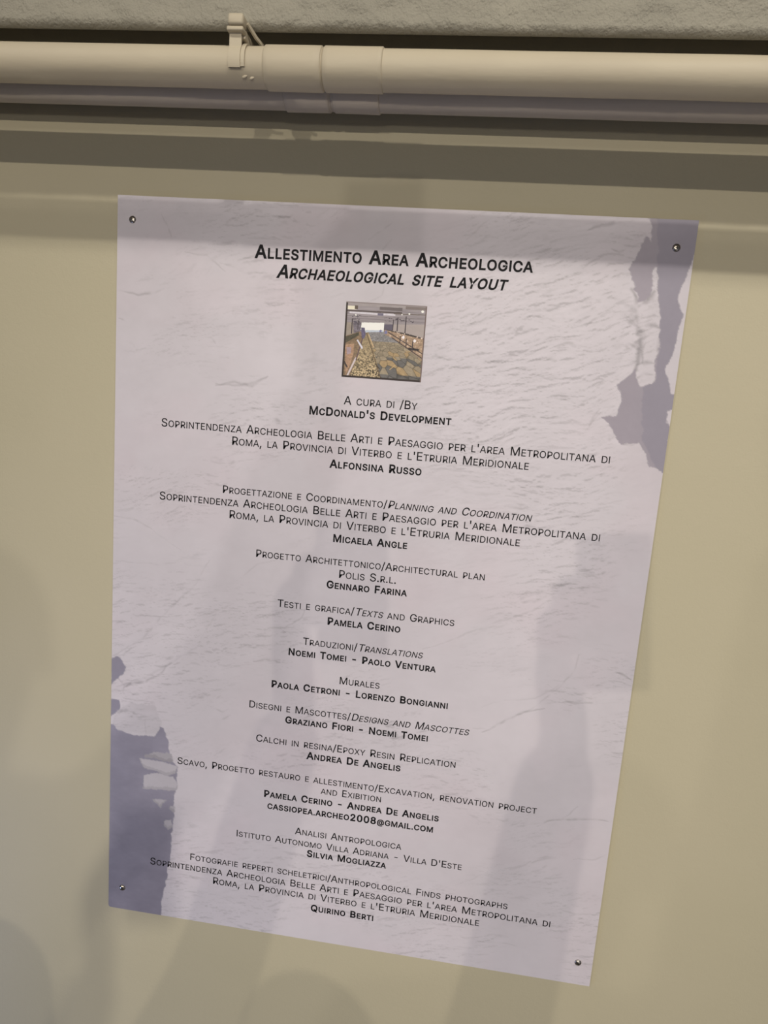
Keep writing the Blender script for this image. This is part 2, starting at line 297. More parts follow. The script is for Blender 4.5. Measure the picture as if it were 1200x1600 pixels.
# ---- outlines of capital letters (em/1000), lettering lines (style, text, width m, baseline z m) and printed shapes (cm on the panel)
GLYPHS={"A":[480,[[32,0,10,0,73,170,137,339,200,509,227,509,253,509,280,509,343,339,407,170,470,0,448,0,425,0,403,0,386,47,369,95,352,142,277,142,203,142,128,142,111,95,94,47,77,0,55,0],[179,283,149,199,210,199,270,199,331,199,301,283,270,368,240,452,210,368]]],"B":[456,[[122,231,60,231,60,324,60,416,60,509,120,509,181,509,241,509,276,509,306,503,329,491,352,479,369,462,381,442,392,422,398,399,398,374,398,352,394,334,387,320,379,306,369,294,356,286,344,277,331,271,318,263,294,252,269,242,245,231,183,231],[122,0,60,0,60,95,60,190,60,285,120,285,180,285,240,285,266,278,292,272,318,265,333,258,347,255,363,245,379,235,392,221,402,203,413,185,418,163,418,136,418,111,412,87,400,67,388,46,370,30,344,18,319,6,287,0,247,0,184,0],[125,115,125,57,165,57,205,57,245,57,284,57,313,65,330,80,347,95,355,114,355,137,355,154,351,170,342,184,334,198,321,209,306,218,290,227,271,231,248,231,207,231,166,231,125,231,125,173],[125,341,125,285,162,285,200,285,238,285,257,285,273,289,288,296,303,303,315,313,323,326,332,339,336,355,336,372,336,395,328,414,313,429,297,444,273,452,240,452,202,452,163,452,125,452,125,396]]],"C":[510,[[293,-7,267,-7,223,-7,184,4,150,25,116,46,89,76,70,115,50,154,40,201,40,254,40,308,50,354,70,393,89,432,116,462,150,484,184,505,223,516,267,516,293,516,317,512,340,504,363,497,384,486,402,471,420,457,436,439,448,418,460,398,468,374,473,348,451,348,430,348,408,348,404,366,398,381,389,395,381,408,370,419,357,428,345,438,331,444,315,449,300,454,284,456,267,456,236,456,208,448,184,432,159,417,139,394,125,364,111,334,103,297,103,254,103,211,111,175,125,145,140,115,159,92,184,76,209,61,236,53,267,53,284,53,300,55,315,60,331,65,345,71,357,81,370,90,381,101,389,114,398,128,404,143,408,160,430,160,451,160,473,160,469,135,460,111,448,91,436,70,421,52,402,38,384,23,363,12,341,5,318,-3]]],"D":[502,[[271,0,219,0,178,0,137,0,96,0,96,19,96,38,96,57,136,57,175,57,215,57,256,57,291,65,318,81,345,97,366,119,379,149,392,179,399,214,399,255,399,296,392,331,379,361,366,390,346,412,320,428,293,444,260,452,221,452,178,452,136,452,93,452,93,471,93,490,93,509,137,509,181,509,225,509,275,509,317,499,353,478,388,458,415,429,433,391,452,353,462,308,462,255,462,202,452,157,433,119,414,81,387,51,351,31,314,10],[103,509,125,509,125,339,125,170,125,0,103,0,82,0,60,0,60,170,60,339,60,509,82,509]]],"E":[419,[[165,0,60,0,60,170,60,339,60,509,164,509,268,509,372,509,372,490,372,471,372,452,290,452,207,452,125,452,125,396,125,341,125,286,202,286,278,286,355,286,355,267,355,248,355,229,278,229,202,229,125,229,125,172,125,114,125,57,208,57,292,57,375,57,375,38,375,19,375,0,270,0]]],"F":[410,[[82,0,60,0,60,170,60,339,60,509,163,509,266,509,369,509,369,490,369,471,369,452,288,452,206,452,125,452,125,394,125,336,125,278,198,278,272,278,346,278,346,259,346,240,346,221,272,221,198,221,125,221,125,147,125,74,125,0,103,0]]],"G":[520,[[309,-7,269,-7,223,-7,184,4,149,25,115,46,88,77,69,116,50,155,40,201,40,254,40,308,50,354,69,393,88,432,115,462,149,484,183,505,221,516,265,516,292,516,317,512,340,504,364,496,385,484,403,469,422,454,437,437,449,416,461,396,470,373,474,349,452,349,430,349,408,349,403,365,396,380,387,393,379,406,368,417,356,427,344,436,330,444,315,448,300,453,283,456,265,456,235,456,208,448,183,432,159,417,139,394,125,364,111,334,103,297,103,254,103,211,111,175,125,145,140,115,159,92,184,76,209,61,237,53,269,53,297,53,323,59,345,71,367,83,384,101,396,123,409,146,415,172,415,202,421,201,428,200,434,199,384,199,333,199,283,199,283,218,283,237,283,256,348,256,413,256,478,256,478,237,478,219,478,200,478,158,469,122,451,91,433,60,408,36,377,19,345,2]]],"H":[517,[[82,0,60,0,60,170,60,339,60,509,82,509,103,509,125,509,125,435,125,362,125,289,214,289,303,289,392,289,392,362,392,435,392,509,414,509,435,509,457,509,457,339,457,170,457,0,435,0,414,0,392,0,392,77,392,155,392,232,303,232,214,232,125,232,125,155,125,77,125,0,103,0]]],"I":[184,[[82,0,62,0,62,170,62,339,62,509,82,509,102,509,122,509,122,339,122,170,122,0,102,0]]],"L":[393,[[160,0,60,0,60,170,60,339,60,509,82,509,103,509,125,509,125,358,125,208,125,57,203,57,282,57,361,57,361,38,361,19,361,0,261,0]]],"M":[628,[[80,0,60,0,60,170,60,339,60,509,87,509,115,509,142,509,199,369,257,230,314,90,371,230,429,369,486,509,513,509,541,509,568,509,568,339,568,170,568,0,548,0,528,0,508,0,508,133,508,267,508,400,453,267,399,133,344,0,324,0,304,0,284,0,229,133,175,267,120,400,120,267,120,133,120,0,100,0]]],"N":[523,[[80,0,60,0,60,170,60,339,60,509,83,509,105,509,128,509,219,372,309,235,400,98,400,235,400,372,400,509,420,509,441,509,461,509,461,339,461,170,461,0,439,0,416,0,394,0,303,137,212,275,121,412,121,275,121,137,121,0,101,0]]],"O":[533,[[311,-7,267,-7,223,-7,184,4,150,25,116,46,90,76,70,115,50,154,40,201,40,254,40,308,50,354,70,393,90,432,116,462,150,484,184,505,223,516,267,516,311,516,350,505,384,484,418,462,444,432,464,393,483,354,493,308,493,254,493,201,483,154,464,115,444,76,418,46,384,25,350,4],[236,53,267,53,297,53,325,61,349,76,374,91,394,114,408,144,423,174,430,211,430,254,430,298,423,335,408,365,394,395,374,417,349,433,325,448,297,456,267,456,236,456,209,448,184,433,159,417,140,394,125,364,111,334,103,297,103,254,103,211,111,174,125,144,140,114,159,92,184,76,209,61]]],"P":[445,[[82,0,60,0,60,170,60,339,60,509,118,509,177,509,235,509,274,509,307,502,332,487,358,473,377,454,390,430,402,405,409,378,409,348,409,317,402,290,390,265,377,241,358,222,332,207,307,193,274,186,235,186,193,186,151,186,109,186,109,205,109,224,109,242,150,242,191,242,233,242,259,242,281,247,297,256,313,265,325,278,333,294,341,310,344,328,344,348,344,368,341,386,333,402,325,417,313,430,297,439,280,448,259,452,232,452,196,452,160,452,125,452,125,301,125,151,125,0,103,0]]],"Q":[533,[[274,121,245,159,268,159,290,159,313,159,332,134,351,109,369,85,374,78,379,71,384,65,412,27,440,-10,468,-48,446,-48,423,-48,401,-48,382,-23,364,2,346,27,341,33,336,39,331,46,302,84],[311,-7,267,-7,223,-7,184,4,150,25,116,46,90,76,70,115,50,154,40,201,40,254,40,308,50,354,70,393,90,432,116,462,150,484,184,505,223,516,267,516,311,516,350,505,384,484,418,462,444,432,464,393,483,354,493,308,493,254,493,201,483,154,464,115,444,76,418,46,384,25,350,4],[236,53,267,53,297,53,325,61,349,76,374,91,394,114,408,144,423,174,430,211,430,254,430,298,423,335,408,365,394,395,374,417,349,433,325,448,297,456,267,456,236,456,209,448,184,433,159,417,140,394,125,364,111,334,103,297,103,254,103,211,111,174,125,144,140,114,159,92,184,76,209,61]]],"R":[449,[[82,0,60,0,60,170,60,339,60,509,119,509,177,509,236,509,275,509,307,502,333,489,359,475,378,457,390,433,403,410,409,382,409,352,409,321,403,295,390,271,378,248,359,230,333,217,307,204,275,198,236,198,189,198,143,198,96,198,96,217,96,236,96,255,142,255,188,255,234,255,260,255,281,259,298,267,314,275,326,286,334,300,341,315,345,332,345,352,345,372,341,390,334,405,326,420,314,431,298,440,281,448,259,452,233,452,197,452,161,452,125,452,125,301,125,151,125,0,103,0],[378,0,353,0,312,76,271,153,230,229,254,229,279,229,303,229,344,153,386,76,428,0,403,0]]],"S":[447,[[263,-9,224,-9,187,-9,155,-3,128,9,100,21,79,38,64,60,49,82,40,107,38,137,60,137,82,137,104,137,106,117,112,101,123,88,134,75,149,65,166,59,184,52,203,49,224,49,247,49,268,53,286,60,304,68,319,78,329,92,340,105,346,121,346,139,346,155,341,169,332,179,323,189,311,198,296,205,281,211,264,217,245,222,224,228,204,234,184,239,142,251,109,268,86,289,63,311,52,339,52,372,52,401,60,426,75,448,90,469,111,486,138,498,164,510,194,516,227,516,261,516,290,510,316,498,342,486,362,469,377,449,392,428,400,404,401,378,380,378,358,378,337,378,335,403,323,423,302,437,281,451,256,459,225,459,203,459,184,455,167,448,151,441,138,431,129,418,120,406,115,391,115,376,115,358,120,344,131,334,142,323,154,314,169,308,184,302,199,297,212,293,230,289,247,284,264,279,279,275,295,270,312,264,328,257,344,248,359,238,373,227,385,214,395,198,404,181,408,162,408,139,408,111,401,86,386,64,372,41,351,24,323,11,296,-2]]],"T":[449,[[85,452,32,452,32,471,32,490,32,509,160,509,288,509,417,509,417,490,417,471,417,452,363,452,310,452,257,452,257,301,257,151,257,0,235,0,214,0,193,0,193,151,193,301,193,452,139,452]]],"U":[517,[[299,-8,259,-8,219,-8,184,0,154,15,124,31,101,53,85,80,68,107,60,138,60,173,60,285,60,397,60,509,81,509,103,509,124,509,124,399,124,288,124,178,124,154,130,132,141,113,152,94,167,79,187,68,207,57,231,52,259,52,287,52,311,57,331,68,351,79,366,94,377,113,387,132,393,154,393,178,393,288,393,399,393,509,414,509,436,509,457,509,457,397,457,285,457,173,457,138,449,107,433,80,416,53,393,31,363,15,334,0]]],"V":[480,[[229,0,204,0,141,170,79,339,16,509,39,509,62,509,84,509,120,408,156,307,192,206,198,189,206,166,215,137,224,109,235,73,248,31,243,31,239,31,235,31,247,74,258,110,267,138,276,166,284,189,290,206,325,307,360,408,395,509,417,509,440,509,463,509,401,339,340,170,278,0,253,0]]],"X":[474,[[39,0,15,0,76,87,138,175,199,262,142,344,84,427,27,509,51,509,76,509,100,509,146,442,191,375,237,308,283,375,328,442,374,509,398,509,422,509,446,509,389,426,331,343,274,260,335,173,397,87,458,0,434,0,409,0,385,0,335,71,286,143,236,214,187,143,137,71,88,0,64,0]]],"Y":[472,[[225,0,203,0,203,69,203,139,203,208,141,308,79,409,16,509,41,509,66,509,91,509,125,454,159,399,192,344,203,326,213,309,222,292,231,275,240,255,250,230,241,230,232,230,224,230,233,255,242,276,251,293,260,310,270,327,280,344,314,399,347,454,381,509,406,509,430,509,455,509,393,409,330,308,268,208,268,139,268,69,268,0,247,0]]],"Z":[438,[[160,0,40,0,40,17,40,35,40,52,132,186,223,321,315,455,225,455,135,455,45,455,45,473,45,491,45,509,162,509,278,509,395,509,395,492,395,474,395,457,303,323,212,188,120,54,213,54,307,54,400,54,400,36,400,18,400,0,280,0]]],"J":[396,[[230,-7,185,-7,140,-7,104,6,75,33,47,59,33,97,33,145,33,155,33,164,33,173,55,173,76,173,98,173,98,164,98,155,98,145,98,114,106,91,122,74,137,58,159,50,185,50,211,50,232,58,248,74,264,91,272,114,272,145,272,267,272,388,272,509,293,509,315,509,336,509,336,388,336,267,336,145,336,97,322,59,294,33,266,6]]],"K":[467,[[146,189,104,145,104,169,104,193,104,216,116,232,128,247,139,261,151,275,162,290,174,303,187,317,199,331,212,344,262,399,313,454,364,509,392,509,420,509,448,509,376,431,304,353,231,276,230,276,229,276,228,276,187,233],[82,0,60,0,60,170,60,339,60,509,82,509,103,509,125,509,125,451,125,392,125,334,124,298,124,261,124,225,124,214,124,204,125,193,125,129,125,64,125,0,103,0],[398,0,372,0,311,86,249,173,188,259,201,276,215,293,228,309,302,206,375,103,449,0,423,0]]],"/":[249,[[216,533,235,533,180,330,126,127,71,-76,52,-76,33,-76,14,-76,69,127,124,330,178,533,197,533]]],"'":[206,[[95,318,78,318,75,381,73,445,70,509,92,509,114,509,136,509,133,445,131,381,128,318,112,318]]],"\u2019":[177,[[67,318,52,318,62,382,72,445,82,509,105,509,128,509,151,509,133,445,116,382,98,318,83,318]]],",":[188,[[53,-119,38,-119,48,-56,58,8,68,71,91,71,114,71,137,71,119,8,102,-56,84,-119,69,-119]]],".":[188,[[108,-4,95,-4,83,-4,72,0,63,9,54,18,50,28,50,41,50,54,54,65,63,73,72,82,83,87,95,87,108,87,119,82,128,73,137,65,141,54,141,41,141,28,137,18,128,9,119,0]]],"-":[453,[[263,244,337,244,337,226,337,207,337,188,263,188,188,188,114,188,114,207,114,226,114,244,188,244]]],"@":[676,[[373,-135,355,-135,305,-135,260,-128,221,-114,182,-100,149,-79,122,-53,95,-26,75,7,61,46,47,85,40,130,40,179,40,227,47,271,61,309,76,348,96,381,123,408,149,435,182,456,220,470,258,484,301,492,349,492,396,492,437,484,472,469,508,454,538,434,562,407,586,381,605,352,617,319,629,286,635,251,635,215,635,191,634,166,631,142,628,118,623,96,615,76,606,56,594,40,579,28,563,17,542,11,517,11,503,11,490,13,476,17,463,21,451,27,441,36,431,44,425,55,423,68,422,68,421,68,420,68,414,54,404,41,388,30,373,18,352,13,326,13,296,13,271,20,251,35,230,50,215,71,204,96,194,122,188,151,188,182,188,213,195,241,207,265,219,289,236,308,257,322,278,336,303,343,330,343,352,343,370,339,385,331,400,323,410,314,416,306,417,306,418,306,419,306,419,315,419,325,419,335,437,335,455,335,474,335,474,260,474,185,474,110,474,96,477,84,485,74,492,64,503,59,518,59,535,59,547,65,557,76,566,87,572,104,576,127,579,150,581,179,581,215,581,245,576,273,567,301,557,328,542,352,523,373,503,395,479,411,450,424,421,436,386,442,347,442,308,442,273,436,242,424,211,412,185,395,164,372,142,349,126,321,115,289,103,256,98,219,98,178,98,136,103,99,115,66,126,33,142,6,165,-17,187,-39,214,-56,246,-68,278,-79,315,-85,357,-85,376,-85,394,-84,412,-80,429,-77,445,-73,458,-69,472,-65,482,-61,489,-59,494,-75,499,-91,504,-107,494,-111,481,-116,464,-120,448,-124,430,-128,411,-131,392,-134],[309,65,329,65,351,65,369,69,382,78,396,87,406,100,412,118,418,136,422,158,422,185,422,212,418,233,411,249,405,264,394,275,381,282,367,288,351,292,331,292,312,292,296,287,283,277,270,268,259,255,252,239,245,222,242,205,242,185,242,164,245,144,251,125,257,107,266,92,279,81,292,70]]],"2":[453,[[172,0,64,0,64,16,64,32,64,47,121,108,177,168,234,229,254,249,270,267,282,282,295,298,304,313,311,327,317,341,320,356,320,371,320,390,316,405,308,419,299,432,288,442,273,449,259,456,242,460,224,460,204,460,187,456,172,447,158,439,147,428,139,413,131,399,127,382,127,362,107,362,86,362,66,362,66,392,72,419,86,442,100,465,119,483,143,496,167,509,194,516,225,516,255,516,282,509,306,497,329,484,348,467,361,445,374,424,381,399,381,372,381,354,378,335,371,318,364,300,353,280,336,259,319,237,296,211,267,180,229,140,191,100,153,60,153,59,153,58,153,57,231,57,310,57,389,57,389,38,389,19,389,0,281,0]]],"0":[453,[[264,-7,227,-7,189,-7,157,3,130,24,103,45,83,74,69,113,55,152,48,199,48,254,48,309,55,356,69,395,83,434,104,464,130,484,157,505,189,516,227,516,264,516,296,505,323,484,350,464,370,434,384,395,398,356,405,309,405,254,405,199,398,152,384,113,370,74,350,45,323,24,297,3],[202,50,227,50,252,50,273,58,290,74,308,90,321,113,330,144,339,174,344,211,344,254,344,297,339,334,330,365,321,395,308,419,290,435,273,451,252,460,227,460,202,460,180,451,163,435,146,419,132,395,123,365,114,334,109,297,109,254,109,211,114,174,123,144,132,113,146,90,163,74,180,58]]],"8":[453,[[260,-7,226,-7,192,-7,162,-1,136,11,109,24,89,40,74,62,59,83,52,108,52,135,52,157,56,177,65,195,74,213,86,229,101,241,116,253,133,261,153,265,153,265,153,266,153,267,128,273,108,287,93,308,78,329,70,353,70,380,70,406,77,429,90,450,104,470,122,486,146,498,169,510,196,516,226,516,256,516,283,510,306,498,329,486,348,470,361,450,375,429,382,406,382,380,382,353,374,329,359,308,344,287,325,273,300,267,300,266,300,265,300,265,319,261,336,253,351,241,366,229,378,213,387,195,396,177,401,157,401,135,401,108,393,83,378,62,364,40,343,24,317,11,291,-1],[204,49,226,49,249,49,268,53,285,60,301,68,314,78,323,91,332,105,337,121,337,139,337,158,332,174,322,189,313,203,300,214,283,223,266,231,247,235,226,235,205,235,186,231,169,223,152,214,139,203,130,189,120,174,115,158,115,139,115,121,120,105,129,91,138,78,151,68,167,60,184,53],[208,290,226,290,244,290,260,293,274,300,288,307,299,318,307,330,315,343,319,358,319,376,319,393,315,407,308,420,300,433,289,443,275,449,261,456,245,460,226,460,208,460,191,456,177,449,163,443,152,433,145,420,137,407,133,393,133,376,133,358,137,343,145,330,152,318,163,307,178,300,192,293]]],"W":[686,[[180,0,155,0,109,170,63,339,16,509,38,509,60,509,82,509,109,404,136,300,163,196,168,179,172,163,175,145,179,128,183,111,187,94,190,76,194,58,197,40,194,40,192,40,189,40,193,58,196,76,200,94,203,111,207,128,211,145,215,163,220,179,224,196,251,300,279,404,306,509,331,509,355,509,380,509,407,404,434,300,462,196,466,179,470,163,474,145,478,128,482,111,486,94,490,76,494,58,497,40,494,40,491,40,488,40,492,58,495,76,499,94,502,111,506,128,510,145,515,163,519,179,523,196,550,300,576,404,603,509,625,509,647,509,670,509,623,339,577,170,530,0,505,0,480,0,455,0,426,108,397,215,368,323,362,344,357,367,351,391,346,416,341,444,336,475,341,475,345,475,350,475,345,445,340,419,335,395,330,371,324,347,318,323,289,215,260,108,230,0,205,0]]]}
LINES=[
  ('B', 'Allestimento Area Archeologica', 0.3397, 1.9337),
  ('BI', 'Archaeological site layout', 0.2822, 1.9117),
  ('R', 'A cura di /By', 0.0931, 1.763),
  ('B', "McDonald's Development", 0.1812, 1.7475),
  ('R', "Soprintendenza Archeologia Belle Arti e Paesaggio per l'area Metropolitana di", 0.5733, 1.7165),
  ('R', "Roma, la Provincia di Viterbo e l'Etruria Meridionale", 0.3813, 1.7003),
  ('B', 'Alfonsina Russo', 0.1184, 1.682),
  ('R', 'Progettazione e Coordinamento/~Planning and Coordination', 0.4009, 1.6363),
  ('R', "Soprintendenza Archeologia Belle Arti e Paesaggio per l'area Metropolitana di", 0.5735, 1.6197),
  ('R', "Roma, la Provincia di Viterbo e l'Etruria Meridionale", 0.3803, 1.6036),
  ('B', 'Micaela Angle', 0.098, 1.5859),
  ('R', 'Progetto Architettonico/Architectural plan', 0.3028, 1.555),
  ('R', 'Polis S.r.l.', 0.077, 1.5384),
  ('B', 'Gennaro Farina', 0.1068, 1.5233),
  ('R', 'Testi e grafica/~Texts^ and Graphics', 0.2365, 1.4903),
  ('B', 'Pamela Cerino', 0.0985, 1.4734),
  ('R', 'Traduzioni/~Translations', 0.1612, 1.4415),
  ('B', 'Noemi Tomei - Paolo Ventura', 0.1994, 1.4249),
  ('R', 'Murales', 0.0556, 1.3924),
  ('B', 'Paola Cetroni - Lorenzo Bongianni', 0.2415, 1.3762),
  ('R', 'Disegni e Mascottes/~Designs and Mascottes', 0.3016, 1.3428),
  ('B', 'Graziano Fiori - Noemi Tomei', 0.197, 1.3269),
  ('R', 'Calchi in resina/Epoxy Resin Replication', 0.277, 1.2943),
  ('B', 'Andrea De Angelis', 0.1304, 1.2786),
  ('R', 'Scavo, Progetto restauro e allestimento/Excavation, renovation project', 0.5017, 1.2444),
  ('R', 'and Exibition', 0.0851, 1.2294),
  ('B', 'Pamela Cerino - Andrea De Angelis', 0.2462, 1.2132),
  ('B', 'cassiopea.archeo2008@gmail.com', 0.2341, 1.1958),
  ('R', 'Analisi Antropologica', 0.1505, 1.1629),
  ('R', "Istituto Autonomo Villa Adriana - Villa D'Este", 0.3209, 1.146),
  ('B', 'Silvia Mogliazza', 0.113, 1.1313),
  ('R', 'Fotografie reperti scheletrici/Anthropological Finds photographs', 0.4555, 1.0976),
  ('R', "Soprintendenza Archeologia Belle Arti e Paesaggio per l'area Metropolitana di", 0.5752, 1.0808),
  ('R', "Roma, la Provincia di Viterbo e l'Etruria Meridionale", 0.3845, 1.0651),
  ('B', 'Quirino Berti', 0.0914, 1.0471),
]
POLY={"band":[[64.2,-0.1],[70.8,-0.4],[69.7,5.3],[69.4,6.5],[69.0,7.5],[68.9,8.4],[69.1,9.3],[69.7,10.5],[69.6,11.5],[69.4,12.7],[69.3,14.1],[69.1,15.5],[68.7,16.2],[68.6,16.8],[69.0,17.6],[69.4,18.8],[69.6,19.6],[70.5,19.8],[70.8,21.3],[69.6,21.4],[69.4,21.6],[69.6,22.9],[70.1,23.3],[70.2,27.5],[70.2,29.1],[68.4,28.3],[67.4,26.1],[66.7,25.6],[65.7,25.8],[64.7,25.9],[64.0,25.0],[63.3,23.8],[61.9,22.9],[63.9,22.5],[64.2,21.1],[63.9,19.9],[63.4,19.0],[64.3,18.2],[65.2,17.0],[65.4,17.9],[66.0,18.9],[67.4,18.5],[67.5,18.0],[67.4,16.1],[67.6,14.7],[67.4,12.6],[67.2,11.5],[67.0,9.6],[66.7,8.3],[66.4,7.4],[66.2,5.6],[66.0,4.0],[65.7,2.9],[65.2,2.7],[64.9,1.6],[64.6,0.2]],"sub":[[64.5,1.9],[64.1,2.8],[63.6,4.4],[62.9,5.6],[63.5,6.6],[63.9,7.5],[63.6,7.8],[64.3,8.4],[64.5,9.3],[65.2,9.0],[65.9,8.4],[65.9,7.4],[65.6,6.1],[65.8,5.4],[66.2,5.5],[66.0,4.0],[65.7,2.9],[65.3,2.7]],"low":[[63.9,21.8],[64.1,20.6],[66.1,20.1],[69.1,19.9],[69.7,24.9],[69.7,27.5],[69.7,28.7],[69.3,28.6],[68.5,27.6],[67.6,26.6],[66.9,25.6],[65.9,25.9],[64.6,25.7],[63.8,24.9],[63.0,23.7],[62.1,22.9],[63.7,22.6]],"bandright":[[65.4,-0.2],[70.8,-0.4],[70.7,30.8],[68.9,28.2],[67.7,26.1],[67.1,25.0],[66.5,21.4],[66.3,19.0],[67.6,18.4],[67.7,14.7],[67.0,9.6],[66.5,7.4],[65.8,2.9]],"L1":[[-0.2,61.0],[1.1,60.8],[1.6,61.3],[2.0,62.3],[1.6,63.4],[0.6,64.3],[-0.1,65.2]],"L2":[[-0.2,67.2],[1.0,67.3],[1.4,68.0],[0.8,69.0],[-0.1,70.1]],"L3":[[-0.6,70.8],[0.4,70.8],[1.0,71.7],[2.3,72.0],[4.1,72.2],[6.7,71.7],[7.2,70.3],[7.6,70.4],[8.6,72.0],[8.7,73.6],[9.4,75.3],[10.0,76.0],[10.1,79.0],[9.7,81.0],[9.7,84.8],[9.6,85.4],[9.4,86.6],[9.4,88.8],[9.2,91.7],[8.9,93.7],[8.9,95.1],[8.5,96.1],[8.3,97.5],[8.1,100.5],[-0.3,101.4]],"S1":[[5.0,75.0],[6.5,74.4],[8.4,74.1],[9.1,74.3],[9.5,75.3],[8.1,75.5],[6.6,75.2],[5.2,75.3]],"S2":[[4.5,75.6],[6.6,75.5],[8.4,75.7],[10.0,76.0],[9.7,77.2],[8.5,77.6],[6.9,77.3],[5.0,76.8]],"S3":[[5.2,78.0],[7.1,77.5],[9.5,77.7],[10.2,79.0],[9.8,79.9],[8.5,79.8],[6.7,80.1],[5.0,80.2],[5.1,78.7]],"S4":[[6.4,81.5],[7.5,81.3],[8.6,81.5],[8.2,82.0],[7.5,82.9],[7.1,82.2]],"S5":[[8.4,84.6],[9.4,84.3],[9.6,85.4],[8.8,86.1],[8.3,85.3]],"S6":[[9.0,82.2],[9.9,82.1],[9.8,83.3],[9.1,82.9]],"stone":[[0.4,70.8],[0.4,69.9],[1.4,68.3],[3.0,67.3],[6.4,67.2],[6.9,68.7],[7.5,69.7],[6.7,71.7],[4.1,72.2],[2.3,72.0],[1.0,71.7]]}
